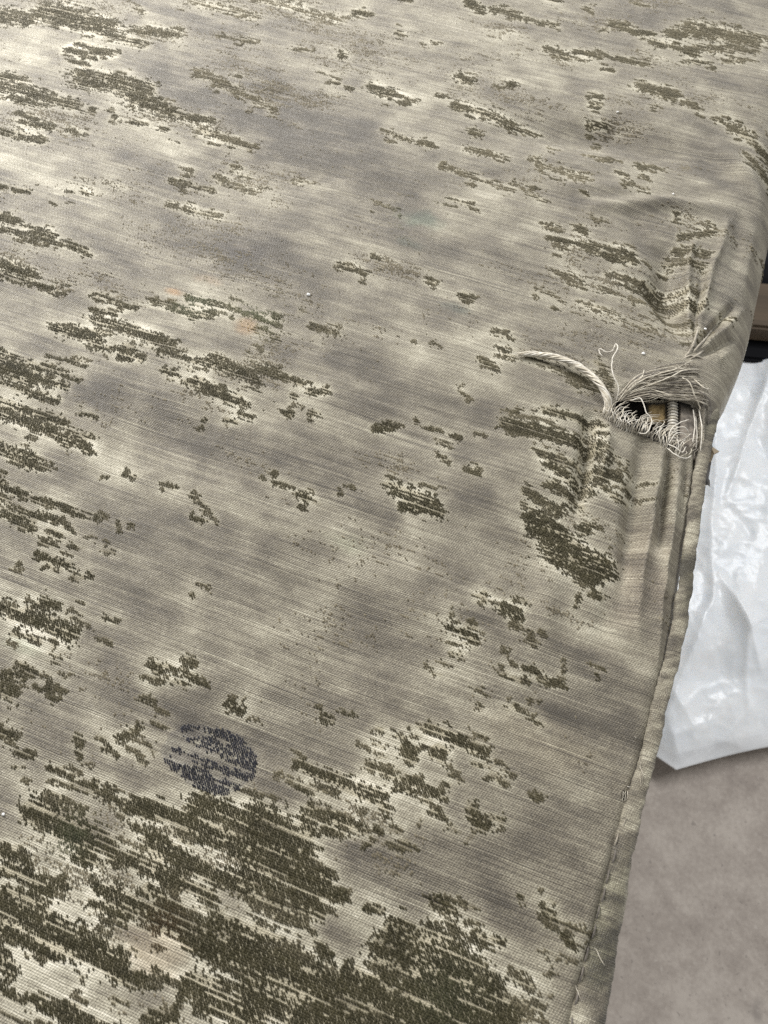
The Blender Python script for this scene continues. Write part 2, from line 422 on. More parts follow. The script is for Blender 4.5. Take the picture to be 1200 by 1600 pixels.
# ------------------------------------------------------------------ worn pile: where patches of velvet survive (photo px: x0,y0,x1,y1,width,density)
ST = """0 22 40 32 22 1;70 20 165 46 28 1;165 55 228 76 10 1;205 52 275 58 16 .8;123 70 145 77 8 1;105 78 145 93 8 1;150 82 178 88 12 1;113 96 138 106 6 1
128 122 225 142 26 1;205 150 265 172 18 1;0 118 35 124 12 1;0 133 60 148 16 1;60 148 122 165 12 1;15 152 70 166 8 1;272 176 330 188 10 .9;28 178 55 186 7 1;35 192 80 198 9 1;0 203 65 220 12 1
207 188 226 190 6 1;250 197 256 199 7 1;110 200 112 201 6 1;133 207 134 208 6 1;142 170 144 171 7 1;172 168 175 170 7 1;177 180 178 182 6 1;310 118 400 160 25 .62;343 58 395 70 6 .8;207 5 225 25 10 .5;300 5 400 30 30 .5
307 200 395 230 18 .68;265 278 330 292 12 .8;278 258 300 262 6 .6;362 255 372 258 14 .7;333 270 400 300 14 .65;260 315 340 335 20 .58;0 288 43 298 5 1;103 297 110 298 5 1;78 314 86 318 4 .9;0 335 22 345 12 1;38 350 52 356 6 1;55 360 82 370 14 1;0 355 130 390 6 1;100 378 130 390 9 1;25 368 55 378 5 .9
400 2 535 30 28 .5;553 22 565 19 9 1;565 20 580 26 7 1;628 2 642 4 6 1;735 8 750 18 10 1;770 18 800 25 12 .9;623 54 628 58 10 .9;531 88 536 91 8 1;660 70 662 71 5 .8;677 70 680 71 5 .8;500 115 530 127 6 .7;580 137 588 139 11 1;598 146 610 150 14 1;620 152 650 160 8 .8;718 122 728 128 13 1;795 133 800 134 8 1;683 152 687 153 7 .9
715 168 800 192 14 .9;595 205 640 222 10 .75;658 227 674 230 13 .8;738 206 744 212 12 .9;730 235 790 250 11 .75;690 262 800 300 13 .62;700 312 735 322 8 .75;460 78 490 82 4 .7;400 160 430 175 20 .5;455 278 490 285 10 .6;585 315 620 330 12 .5
800 28 870 42 9 .85;855 2 875 5 5 1;916 15 926 20 8 .8;995 5 1008 12 16 .6;955 38 985 48 10 .9;990 52 1013 54 8 1;941 47 946 48 6 .9;1048 55 1068 56 16 .9;1080 48 1180 60 36 .78;1085 76 1185 76 18 .72;1020 68 1085 85 11 .9;1070 97 1110 98 5 .9;1130 95 1160 95 10 .7
855 78 885 90 13 .9;900 80 928 87 10 .95;933 80 950 88 7 .8;958 92 992 98 8 .9;1000 101 1012 101 9 .8;945 110 958 111 8 .9;1003 136 1048 150 24 .85;1065 160 1095 172 10 .75;1016 172 1019 173 6 .9;920 153 922 154 7 1;933 153 938 155 8 1;926 164 938 168 10 .9;922 189 946 190 9 1;937 212 939 213 6 1;800 195 840 203 6 .85
858 225 880 232 7 .65;915 240 955 252 7 .7;832 245 840 247 9 .7;848 262 912 282 28 .58;800 290 850 315 16 .6;998 258 1006 260 14 1;1018 256 1036 262 12 .85;1000 275 1010 277 9 .8;963 270 985 280 8 .75;975 290 1012 298 7 .8;1120 185 1165 205 12 .75;1145 195 1210 238 20 .8;1170 238 1215 272 17 .75
1057 332 1060 340 6 .9;1108 345 1116 350 8 .7;850 352 872 362 12 .7;903 354 910 362 12 .95;925 340 935 348 8 .7;850 372 990 395 6 1;905 382 935 395 12 .9;1065 367 1112 360 12 .85;1060 388 1108 394 14 .8;870 385 880 388 14 .7;945 398 990 407 11 1
0 410 50 428 14 1;0 428 80 450 6 1;85 456 105 455 6 .8;150 460 210 480 9 .95;145 480 180 490 7 .9;82 510 140 525 13 1;95 503 135 515 9 .9;145 497 200 515 13 1;175 505 265 540 17 .95;140 540 210 548 7 .95;146 520 154 540 14 1;230 465 330 500 7 .8;295 465 405 500 11 .75;262 482 310 500 8 .8
250 550 330 575 7 1;330 568 400 600 15 1;335 560 390 585 10 .8;188 555 205 560 10 1;214 558 220 564 8 1;75 552 135 572 5 .9;0 547 65 572 4 1;73 575 120 592 6 1;0 568 52 592 30 1;62 595 102 605 12 1;0 600 90 628 7 .95;0 628 100 660 13 1;0 645 80 672 19 .95;60 668 145 705 9 1;85 690 110 700 7 .8;110 675 138 682 16 .85
0 700 60 722 14 1;20 722 80 735 8 .9;125 645 150 652 5 .9;260 580 270 584 11 1;277 589 281 591 6 1;290 600 380 635 14 .9;300 595 350 612 7 .9;320 657 322 658 6 1;348 665 356 668 8 .6;254 763 257 766 6 .8;300 772 322 790 9 .8;0 757 55 780 8 1;65 782 118 800 8 .95;0 775 40 800 13 .9;195 735 197 740 5 .8;163 745 167 746 4 1
530 420 568 430 10 .8;583 402 588 405 6 .7;670 443 682 444 9 .85;726 464 735 470 11 1.1;485 512 525 525 10 .8;470 488 480 493 8 .7;400 500 435 515 8 .75;400 520 432 530 12 .65;400 545 420 560 10 .5;400 580 460 600 12 .9;460 602 476 606 9 .9;490 616 505 615 14 1;457 620 460 625 6 .9;445 648 454 655 7 .95;486 648 490 656 8 .95;583 672 612 668 11 1.05;649 655 652 657 6 .9;710 678 715 683 7 .9;683 708 700 720 6 .8;725 732 750 738 7 .85;744 724 747 726 6 .9;673 536 682 541 9 .7;717 610 732 627 8 .7
770 517 803 532 9 .8;782 548 792 556 13 .8;748 563 775 577 11 .85;430 755 455 762 9 .9;470 772 482 780 13 .95;408 744 412 746 5 .9;468 792 477 795 7 .9;527 766 530 773 5 .9;605 757 625 765 7 .95;622 766 667 783 17 1.05;630 790 685 800 12 1.05;675 785 684 790 10 1
10 805 50 815 14 1;55 803 85 815 13 .95;75 832 95 838 10 1;112 802 135 806 6 1;95 812 115 830 8 .85;48 822 56 826 8 .8;147 808 155 812 7 .9;60 868 110 885 9 1.05;135 895 139 900 7 1;26 882 32 886 5 .8;186 815 189 828 6 .9;163 845 168 848 5 .8;300 805 318 812 5 1;295 927 300 929 5 1
65 937 87 947 11 .95;0 945 40 965 17 .95;40 955 108 990 22 1;20 985 60 1002 10 .9;112 965 125 975 7 .8;78 998 86 1006 8 .9;100 962 142 976 9 .55;236 1036 246 1046 16 .95;255 1040 272 1048 8 .9;285 1047 320 1067 11 .9;270 1060 290 1067 7 .9;230 1062 245 1066 6 .7;222 1090 240 1095 6 .9;353 1098 380 1108 9 .95;388 1078 380 1096 5 .6;218 1086 230 1090 5 .7
25 1035 50 1047 13 .95;0 1050 35 1056 9 1;0 1070 12 1082 22 1;73 1068 80 1090 14 .95;80 1068 95 1076 10 .8;0 1138 14 1150 18 .95;20 1172 36 1178 6 .8;118 1152 124 1162 10 .9;115 1175 122 1180 7 .9;186 1152 210 1140 15 .9;163 1168 182 1178 8 .9;228 1165 234 1172 9 .8;76 1195 86 1200 9 .9;14 1195 24 1198 6 .8;208 1130 211 1136 8 .8;98 1050 100 1058 5 .8
90 1205 160 1245 8 .85;80 1222 120 1232 7 .7;128 1220 140 1228 12 .9;45 1265 100 1285 27 1.1;100 1288 140 1312 32 1.1;120 1335 145 1345 15 .9;145 1300 172 1326 20 1;180 1335 262 1375 13 .95;165 1245 245 1275 15 .85;200 1255 290 1280 24 .95;210 1290 235 1305 13 .85;65 1245 130 1265 10 .7
305 1255 400 1292 26 1;290 1285 400 1330 28 .9;235 1310 290 1350 26 1.05;270 1335 400 1395 19 1;225 1355 330 1400 15 1;370 1320 400 1370 20 1;150 1385 180 1396 12 1;140 1410 200 1435 9 .95;175 1400 270 1440 25 .95;230 1390 280 1420 13 .95;250 1430 400 1500 30 1.1;340 1435 400 1470 22 1.05;290 1470 400 1520 18 1;190 1330 250 1350 10 .8
0 1330 40 1345 13 1;0 1355 50 1375 13 1;55 1385 75 1392 13 1;80 1372 100 1385 8 .8;0 1390 70 1415 10 1;0 1410 90 1450 28 1;60 1440 120 1480 28 1;0 1450 90 1490 20 .95;0 1490 18 1522 15 .95;125 1450 130 1456 11 1;130 1465 180 1500 18 1.05;186 1485 196 1498 13 1;135 1495 222 1535 17 1;0 1312 30 1328 8 .7
300 1535 345 1550 28 1.05;320 1560 400 1592 28 1.05;290 1535 270 1605 4 1.2;0 1545 150 1605 7 .95;60 1560 122 1580 12 .85;110 1590 155 1605 16 1;232 1585 262 1592 14 .9;175 1560 202 1570 6 .8;240 1515 250 1520 12 .8;260 1528 275 1534 10 .8;0 1580 40 1600 10 .6
465 1192 520 1220 13 .95;470 1188 480 1196 14 .9;520 1215 580 1245 17 .95;465 1228 485 1240 9 .9;485 1260 545 1287 15 1;475 1275 482 1295 18 .95;505 1290 532 1305 10 .9;540 1282 572 1298 9 .85;594 1252 606 1262 14 .95;430 1210 520 1240 16 .55;600 1205 640 1225 9 .85;640 1220 654 1224 15 1;620 1230 645 1240 9 .9;670 1234 682 1240 15 .95;688 1240 694 1250 9 .8;665 1250 690 1268 8 .8
591 1290 600 1296 10 .8;616 1295 624 1302 9 .8;572 1324 581 1310 8 .8;633 1315 642 1320 7 .8;740 1265 760 1290 17 1;730 1312 742 1306 8 .8;700 1290 716 1300 8 .8;776 1222 790 1230 8 .6;400 1285 460 1330 46 1.1;400 1330 500 1382 32 1.1;480 1370 532 1396 13 1.05;400 1365 442 1395 12 1;460 1400 502 1426 19 1;440 1425 490 1462 10 .75;495 1345 515 1360 12 .7
400 1500 560 1560 38 1.1;400 1550 600 1605 50 1.1;500 1475 508 1490 13 1;540 1512 552 1522 14 1;555 1525 622 1562 20 1.05;615 1450 720 1500 26 1;605 1490 760 1550 42 1.15;595 1512 606 1530 17 1;650 1540 790 1595 42 1.1;665 1448 720 1478 9 1;600 1570 710 1610 40 1.1;568 1413 596 1424 8 .9;674 1402 678 1412 9 .9;684 1410 706 1422 13 1.05;715 1400 740 1420 10 .6;700 1440 712 1450 9 .8;745 1465 756 1476 13 .85;400 1410 470 1440 30 .7;400 1450 480 1500 26 .75;420 1400 440 1410 12 .8;580 1480 600 1490 8 .7
848 1420 866 1432 17 .8;812 1402 820 1410 8 .8;880 1442 932 1460 15 .6;882 1462 896 1478 16 .8;845 1488 900 1502 10 .5;775 1466 786 1474 12 .8;800 1520 834 1546 17 .65;836 1575 848 1584 11 .6;745 1530 830 1580 26 .6;770 1205 792 1225 11 .6;828 1238 846 1250 6 .7;840 1390 850 1396 10 .5;800 1590 850 1600 14 .5;715 1490 760 1510 12 .8
509 1117 518 1118 10 1;500 1112 506 1120 7 .8;585 1136 596 1140 9 .8;618 1146 632 1152 12 .75;643 1146 654 1150 10 .75;634 1165 646 1180 19 .95;668 1134 690 1145 16 .95;700 1150 756 1175 15 1;684 1166 696 1174 14 .9;675 1178 690 1186 11 .9;575 1188 588 1196 13 .9;740 1150 752 1162 16 .55;780 1188 792 1196 12 .6;560 1160 600 1180 14 .5;600 1195 640 1210 8 .6;700 1190 720 1215 12 .6
703 968 716 973 6 .75;700 980 742 998 9 1;736 973 746 979 9 .8;697 1000 716 1008 6 .8;662 1033 690 1050 8 .65;744 1076 754 1084 12 .7;755 924 760 926 8 .95;746 938 758 942 9 .8;790 948 806 956 18 .95;800 970 808 975 7 .7;822 996 838 1008 16 .72;822 1042 842 1048 13 .9;780 1046 790 1052 10 .85;798 1058 822 1066 11 .9;786 1018 794 1022 8 .85;876 1028 880 1068 9 .6;904 928 900 946 8 .85;788 1100 792 1104 7 .75;804 1100 812 1112 7 .85;834 1124 842 1132 7 .85;933 1053 937 1058 5 .9;785 930 790 936 6 .6
818 768 872 800 20 .8;838 815 900 860 32 1.1;866 848 940 890 34 1.12;860 872 925 906 15 1;905 822 918 828 10 .95;820 790 850 815 14 .7;785 660 935 700 18 1;850 640 938 665 15 .95;795 672 925 702 14 .9;845 712 960 745 15 .85;860 730 915 765 20 .95;918 680 985 740 18 .62;915 742 972 780 12 .8;958 735 988 772 12 .75;860 755 910 790 14 .8;780 645 860 660 10 .6
830 560 935 600 16 .8;895 598 942 612 14 .8;935 565 952 602 14 .8;785 550 803 560 8 .7;862 422 912 450 13 .62;880 428 900 434 12 .7;950 430 1095 450 15 .72;1020 450 1098 475 15 .85;900 470 965 492 12 .65;1046 400 1098 412 15 .85;1030 480 1085 502 13 .7;1045 505 1085 520 10 .6;940 450 1010 470 16 .6;960 500 1020 520 14 .5;1136 490 1146 498 8 .7;840 450 880 470 10 .5"""
NAVY = """275 1174 350 1200 5 .75;300 1162 348 1178 5 .7;330 1190 385 1208 5 .75;290 1150 330 1160 7 .8;300 1185 360 1206 6 .85;345 1200 392 1218 7 .9;265 1195 330 1222 6 .9;320 1222 372 1236 6 .9;352 1165 398 1186 8 1;325 1143 360 1150 19 1;350 1146 395 1180 17 1.1;335 1165 370 1180 13 .75;380 1190 396 1210 13 .95;284 1133 306 1138 8 .9;258 1186 300 1206 8 1;285 1210 350 1241 9 1;305 1200 332 1216 9 .95;345 1222 362 1230 11 .9;270 1168 350 1195 8 .6;372 1225 380 1218 7 .8;340 1180 390 1200 6 .7;300 1158 315 1163 6 .5"""
DIRT = """330 100 480 200 90 .5;430 210 620 300 70 .4;340 380 420 400 50 .7;700 1250 960 1350 130 .45;820 1130 1000 1180 60 .4;420 560 760 640 80 .3;560 960 820 1080 60 .35;230 120 520 220 80 .8;400 200 570 262 60 .7;270 365 490 420 60 1;200 240 310 290 40 .7;130 610 330 690 60 .8;380 720 560 745 60 .55;140 830 270 955 60 .8;480 555 610 600 60 .6;640 745 810 795 55 .7;760 1075 1000 1150 45 .9;850 980 1000 1080 50 .6;560 1340 770 1400 60 .8;505 1445 545 1485 40 1;415 1225 435 1245 45 1;900 195 1110 262 50 .8;0 310 200 400 30 .7;250 1110 290 1125 40 .8;40 1115 130 1150 30 .4;0 735 130 800 35 .5;440 1080 560 1130 50 .6;300 800 480 870 40 .5;1000 20 1060 40 40 .7;280 40 400 80 50 .4;560 200 700 260 50 .5;640 1180 760 1220 20 .3;880 590 960 660 30 .4;70 1030 160 1075 26 .5;1000 330 1090 400 40 .6;960 800 1060 1000 40 .4;1120 300 1200 420 30 .4;10 1465 60 1475 20 .3;350 560 480 640 30 .4;620 360 700 400 40 .6;450 420 500 470 40 .6"""
CLEAN = """0 60 180 112 60 1;0 240 150 300 60 1;170 170 290 245 50 .9;540 20 800 80 50 .7;190 15 260 50 30 .9;590 130 660 165 30 .8;150 715 270 762 50 .9;500 815 570 845 50 .8;640 820 660 835 30 .7;380 885 420 900 40 .4;690 1040 790 1065 50 .8;130 1085 150 1135 35 .8;60 1320 230 1400 50 .8;30 1500 130 1535 45 .9;560 1440 600 1510 30 .8;620 540 670 565 40 .6;800 60 900 170 40 .5;640 760 700 740 20 .3;520 1140 600 1170 40 .7;470 380 560 420 30 .5;600 1290 660 1270 40 .6;1020 820 1060 960 20 .5;0 1210 60 1260 40 .7;730 590 780 610 30 .6;700 540 760 520 30 .4;840 890 860 900 40 .5;200 1480 280 1520 30 .7;0 160 110 180 20 .6"""
def parse(txt):
    out = []
    for rec in txt.replace('\n', ';').split(';'):
        v = [float(k) for k in rec.split()]
        if len(v) != 6: continue
        x0, y0, x1, y1, w, d = v
        A = unproj(x0, y0); B = unproj(x1, y1)
        xm, ym = (x0 + x1) / 2, (y0 + y1) / 2
        wm = np.linalg.norm(unproj(xm, ym - w / 2) - unproj(xm, ym + w / 2))
        out.append((A[0], A[1], B[0], B[1], 0.35 * w / pxscale(xm, ym) + 0.65 * wm, d * (1.0 + 0.16 * min(1, max(0, (ym - 1150) / 200))), v))
    return out
PILE_ST, NAVY_ST, DIRT_ST, CLEAN_ST = parse(ST), parse(NAVY), parse(DIRT), parse(CLEAN)
for (ax, ay, bx, by, w, d, v) in list(PILE_ST):      # crumbs of pile around each patch
    L_ = math.hypot(bx - ax, by - ay)
    for _ in range(1 + int(L_ / 0.012)):
        k = random.random(); sx = ax + (bx - ax) * k + random.gauss(0, .004); sy = ay + (by - ay) * k + random.choice((-1, 1)) * (w * .5 + abs(random.gauss(.0015, .0025)))
        l2 = random.uniform(.0008, .007)
        PILE_ST.append((sx, sy, sx + l2, sy, random.uniform(.0012, .0030), random.uniform(.55, .9), None))

# bounds of the cloth in the photograph, with the rest of the seat around it
corners = np.array([unproj(*p)[:2] for p in ((0, 0), (1200, 0), (0, 1600), (1200, 1600))])
XMIN, YMIN, YMAX = corners[:, 0].min() - .01, corners[:, 1].min() - .01, corners[:, 1].max() + .01
OX, OY0, OY1 = XMIN - 0.14, YMIN - 0.16, YMAX + 0.14
# more patches of the same kind on the cloth around the part in the photograph
inside = lambda x, y: (abs(np.dot(np.array([x, y, 0]) - CAM, Rv)) / np.dot(np.array([x, y, 0]) - CAM, Dv) < 0.5) and (abs(np.dot(np.array([x, y, 0]) - CAM, Uv)) / np.dot(np.array([x, y, 0]) - CAM, Dv) < 0.667)
for _ in range(330):
    x = random.uniform(OX, -0.03); y = random.uniform(OY0, OY1); l = random.uniform(.003, .035); w = random.uniform(.003, .012)
    if inside(x, y) or inside(x + l, y): continue
    PILE_ST.append((x, y, x + l, y - 0.002, w, random.uniform(.7, 1.05), None))
    (DIRT_ST if random.random() < .5 else CLEAN_ST).append((x, y + .02, x + 3 * l, y + .02, 2 * w, .7, None))

# fields on a raster of the cloth: pile strength and ground tone
GS = 0.0009
gx = np.arange(OX, 0.22, GS); gy = np.arange(OY0, OY1, GS)
def raster(strokes, soft=None, mode='pile'):
    F = np.full((len(gx), len(gy)), -1.0 if mode == 'pile' else 0.0); D = np.zeros_like(F); I = np.full(F.shape, -1)
    for si, (ax, ay, bx, by, w, d, _) in enumerate(strokes):
        R = w * 0.5 * (3.0 if mode == 'pile' else 2.4) + 0.002
        i0, i1 = np.searchsorted(gx, (min(ax, bx) - R, max(ax, bx) + R)); j0, j1 = np.searchsorted(gy, (min(ay, by) - R, max(ay, by) + R))
        if i1 <= i0 or j1 <= j0: continue
        X, Y = np.meshgrid(gx[i0:i1], gy[j0:j1], indexing='ij')
        dist, _k = seg_dist(X, Y, ax, ay, bx, by)
        if mode == 'pile':
            v = np.minimum(d, 1.35) * 1.05 - dist / (w * 0.5 + 0.0004) * 0.72
            sub = F[i0:i1, j0:j1]; m = v > sub
            sub[m] = v[m]; D[i0:i1, j0:j1][m] = d; I[i0:i1, j0:j1][m] = si
        else:
            F[i0:i1, j0:j1] += d * np.exp(-(dist / (w * 0.5)) ** 2 * 0.9)
    return F, D, I
def look(F, x, y):
    i = np.clip(((x - OX) / GS), 0, len(gx) - 1.001); j = np.clip(((y - OY0) / GS), 0, len(gy) - 1.001)
    i0 = i.astype(int); j0 = j.astype(int); fi = i - i0; fj = j - j0
    return (F[i0, j0] * (1 - fi) + F[i0 + 1, j0] * fi) * (1 - fj) + (F[i0, j0 + 1] * (1 - fi) + F[i0 + 1, j0 + 1] * fi) * fj
PF, PD, PI_ = raster(PILE_ST)
NF, ND, _ni = raster(NAVY_ST)
DF, _, _ = raster(DIRT_ST, mode='tone')
CF, _, _ = raster(CLEAN_ST, mode='tone')
def blur(A, n):
    k = np.ones(2 * n + 1) / (2 * n + 1)
    for _ in range(2):
        A = np.apply_along_axis(lambda r: np.convolve(r, k, 'same'), 0, A)
        A = np.apply_along_axis(lambda r: np.convolve(r, k, 'same'), 1, A)
    return A
HALO = blur((PF > 0.25).astype(float), 5)
HALO2 = blur((PF > 0.30).astype(float), 2)
def warp(x, t):
    return x + 0.0022 * fbm(x / 0.006, t / 0.004, 72, 3), t + 0.0016 * fbm(x / 0.006 + 31, t / 0.004, 76, 3)
OVAL = [(284, 1129), (318, 1130), (349, 1137), (373, 1147), (392, 1160), (400, 1173), (399, 1195), (396, 1213), (373, 1233), (350, 1243), (321, 1238), (287, 1219), (268, 1203), (256, 1188), (250, 1170), (260, 1148)]
def in_poly(x, y, poly):
    r = np.zeros(x.shape, bool); n = len(poly)
    for i in range(n):
        x0, y0 = poly[i]; x1, y1 = poly[(i + 1) % n]
        c = ((y0 > y) != (y1 > y)) & (x < (x1 - x0) * (y - y0) / (y1 - y0 + 1e-15) + x0)
        r ^= c
    return r
OVAL_W = [tuple(unproj(*p)[:2]) for p in OVAL]

# ------------------------------------------------------------------ top panel
seat = tag(empty('upholstered_seat', (0, 0, FLOOR)), 'worn olive velvet upholstered seat with frayed torn seam at its right edge', 'seat')
def under(o):   # parent to the seat keeping world coordinates
    o.parent = seat; o.location = (0, 0, -FLOOR); return o
DX = 0.0011
NC_ARC = 26
ys_d = np.arange(YMIN, YMAX, DX)
ys = np.concatenate([np.linspace(OY0, YMIN - .004, 30), ys_d, np.linspace(YMAX + .004, OY1, 24)])
a_arc = np.linspace(0, 1, NC_ARC)           # fraction of the arc length
a_flat = np.concatenate([np.arange(DX, 0.30 - XMIN, DX)])
# columns: tucked part (a<0), arc, flat part until the far side
A_rows = []
r_all = roll_r(ys); La_all = r_all * PHI
tuck = np.array([-0.016, -0.011, -0.007, -0.0035, -0.0012])
drop_scale = 1 + 1.6 * sstep(Y_TEAR, Y_UP, ys)
xc_all = seam_x(ys) - r_all * math.sin(PHI)
flat_len = xc_all - XMIN
nflat = int(np.max(flat_len) / DX)
ff = np.linspace(0, 1, nflat + 1)[1:]
far = np.linspace(0.006, XMIN - OX, 22)
A = np.concatenate([tuck[None, :] * drop_scale[:, None], a_arc[None, :] * La_all[:, None], La_all[:, None] + ff[None, :] * flat_len[:, None],
                    La_all[:, None] + flat_len[:, None] + far[None, :]], 1)
T = np.repeat(ys[:, None], A.shape[1], 1)
P = surf_xyz(A, T)
nr, nc = A.shape
idx = np.arange(nr * nc).reshape(nr, nc)
quads = np.stack([idx[:-1, :-1], idx[1:, :-1], idx[1:, 1:], idx[:-1, 1:]], -1).reshape(-1, 4)

# holes: the big tear and the small one beside the seam (photo outlines)
HOLE = [(962, 634), (975, 622), (1000, 618), (1030, 620), (1050, 624), (1078, 634), (1088, 655), (1086, 690), (1072, 706), (1048, 700), (1020, 684), (992, 668), (970, 652)]
HOLE2 = [(972, 1239), (984, 1238), (991, 1241), (991, 1249), (982, 1248), (973, 1245)]
flatP = P.reshape(-1, 3)
def to_px(p):
    d = p - CAM
    z = d @ Dv
    return 600 + FP * (d @ Rv) / z, 800 - FP * (d @ Uv) / z
PXX, PXY = to_px(flatP)
hole_v = in_poly(PXX + 1.5 * vnoise(PXX * .25, PXY * .25, 40), PXY + 1.5 * vnoise(PXX * .25, PXY * .25, 41), HOLE) | in_poly(PXX, PXY, HOLE2)
keep = ~hole_v[quads].any(1)
x = flatP[:, 0]; y = flatP[:, 1]; aa = A.ravel()
uv = np.stack([-(aa) / PS, y / PT, np.zeros_like(aa)], -1)
# ground tone 0 dirty .. 1 clean
tone = 0.355 + 0.20 * fbm(x * 26, y * 46, 21, 4) + 0.13 * fbm(x * 75, y * 120, 24, 3) + 0.05 * fbm(x * 12, y * 150, 27, 2) + 0.04 * vnoise(x * 40, y * 900, 30)
nse = 0.75 + 0.6 * fbm(x * 70, y * 110, 33, 3)
hx_, hy_ = warp(x, y)
tone += (0.22 * np.clip(look(HALO, hx_, hy_) * 1.8, 0, 1) + 0.32 * np.clip(look(HALO2, hx_, hy_) * 1.8, 0, 1)) * nse
tone += 0.26 * np.clip(look(CF, x, y), 0, 1.3) * nse - 0.31 * np.clip(look(DF, x, y), 0, 1.3) * nse
tone += 0.06 * (rng.random(len(x)) - 0.5)
edge_light = sstep(0.010, 0.0, aa) * 0.12                      # threads rubbed pale along the seam
tone += edge_light
tone = np.clip(tone, 0.02, 0.98)
# stains that tint the cloth (rust, green dye, pink, the purple oval)
stain = np.ones((len(x), 3))
def add_stain(px, py, rx, ry, col, k=1.0, seed=50):
    global stain
    c = unproj(px, py); s = pxscale(px, py)
    d = np.hypot((x - c[0]) / (rx / s), (y - c[1]) / (ry / s)) + 0.45 * fbm(x * 120, y * 160, seed, 2)
    m = (sstep(1.0, 0.15, d) * k)[:, None]
    stain = stain * (1 - m) + stain * m * np.array(col)
add_stain(272, 455, 22, 10, (1.2, 0.82, 0.56), .85); add_stain(385, 515, 24, 22, (1.15, 0.86, 0.64), .75, 52); add_stain(330, 440, 30, 14, (1.15, 0.92, 0.8), .6, 54)
add_stain(655, 345, 45, 26, (0.62, 0.80, 0.78), .9, 56); add_stain(640, 385, 30, 14, (0.62, 0.78, 0.76), .7, 58); add_stain(715, 485, 34, 14, (0.66, 0.78, 0.82), .8, 60)
add_stain(240, 1490, 90, 45, (1.08, 0.96, 0.88), .6, 62); add_stain(545, 850, 60, 25, (0.93, 1.0, 0.93), .7, 64); add_stain(380, 395, 60, 26, (0.72, 0.70, 0.76), .8, 66)
add_stain(850, 1170, 200, 60, (1.0, 0.97, 0.93), .7, 68); add_stain(1010, 900, 60, 120, (1.02, 0.97, 0.97), .7, 69); add_stain(30, 1010, 50, 16, (.9, 1.0, .95), .6, 70)
ov = in_poly(x, y, OVAL_W)
stain[ov] *= np.array([0.80, 0.81, 0.84])
rim = ov & (fbm(x * 300, y * 300, 71, 2) + 0.0 > 0.15)
stain[rim] *= np.array([0.90, 0.89, 0.93])
# cloth directly below the tufts keeps its olive ground
und = sstep(0.2, 0.6, look(PF, hx_, hy_))[:, None] * 0.70
stain = stain * (1 - und) + und * stain * np.array([0.52, 0.48, 0.37])

used = np.unique(quads[keep]); remap = -np.ones(len(flatP), int); remap[used] = np.arange(len(used))
me = mesh_np('top_panel', flatP[used], remap[quads[keep]][:, ::-1])
attr(me, 'fab', 'FLOAT_VECTOR', uv[used]); attr(me, 'tone', 'FLOAT', tone[used])
attr(me, 'stain', 'FLOAT_COLOR', np.concatenate([stain[used], np.ones((len(used), 1))], 1))
panel = under(new_obj('top_panel', me, None, FABRIC))

# ------------------------------------------------------------------ tufts of surviving pile, on the thread lattice
na, nt_ = int((0.30 - OX) / PS), int((OY1 - OY0) / PT)
II, JJ = np.meshgrid(np.arange(-2, na), np.arange(nt_), indexing='ij')
II = II.ravel(); JJ = JJ.ravel()
tj = OY0 + 0.01 + JJ * PT
ai = II * PS + ((JJ * SLANT) % 1.0) * PS
X0, _z = panel_pos(ai, tj)
wpx, wpy = warp(X0, tj)
pf = look(PF, wpx, wpy); nf = look(NF, wpx, wpy)
white = rng.random(len(X0)) * 2 - 1
blotch = fbm(X0 / 0.0035, tj / 0.0024, 80, 3)
streak = fbm(X0 / 0.016, tj / 0.0016, 84, 2)
row = np.random.default_rng(3).uniform(-1, 1, (4000, 40))
rowv = vnoise(X0 / 0.022 + 3.3, JJ * 1.0, 88)
fine = fbm(X0 / 0.0026, tj / 0.0013, 78, 2)
ov_t = in_poly(X0, tj, OVAL_W)
jag = vnoise(X0 / 0.0085 + 5, JJ * 1.0, 88)
cut = (vnoise(X0 / 0.020 + 9.1, JJ * 1.0, 91) + 0.25 * white > 0.60) | (vnoise(X0 / 0.016 + 3.1, np.floor(JJ / 2.0), 93) + 0.2 * white > 0.86)
bal = 0.32 * blotch + 0.28 * fine + 0.05 * streak + 0.20 * jag + 0.20 * white - (0.45 + 0.70 * np.clip(pf, 0, 1)) * cut - 0.75 * sstep(0.42, 0.72, -blotch) * np.clip(pf, 0, 1)
dotn = vnoise(X0 / 0.0021 + 40, tj / 0.0017, 94)
bal = bal + 0.62 * sstep(0.62, 0.85, dotn) - 0.45 * sstep(0.6, 0.85, -dotn)
far_wear_sheen = sstep(unproj(600, 900)[1], unproj(600, 250)[1], tj)      # sparser pile towards the back, with velvet sheen put into tuft colour
sel = (pf + bal > 0.19 + 0.06 * far_wear_sheen) & ~ov_t
seln = (nf + 0.9 * bal > 0.38) & ov_t
region = fbm(X0 / 0.045, tj / 0.022, 120, 3)
faint = (0.9 * region + 0.30 * fine + 0.22 * jag + 0.26 * white + 0.35 * sstep(0.5, 0.9, dotn) + 0.35 * look(HALO, X0, tj) - 0.3 * cut > 0.66 - 0.13 * far_wear_sheen) & ~sel & ~ov_t
pick = sel | seln | faint
pick &= (ai > 0.0) & (X0 > OX + .004)
Tp = surf_xyz(ai[pick], tj[pick]); 
hx, hy = to_px(Tp)
ok = ~(in_poly(hx, hy, HOLE) | in_poly(hx, hy, HOLE2))
ids = np.nonzero(pick)[0][ok]; Tp = Tp[ok]
navy = seln[ids]; fnt = faint[ids]
st_i = PI_[np.clip(((X0[ids] - OX) / GS).astype(int), 0, len(gx) - 1), np.clip(((tj[ids] - OY0) / GS).astype(int), 0, len(gy) - 1)]
dens = look(PD, X0[ids], tj[ids])
n = len(ids)
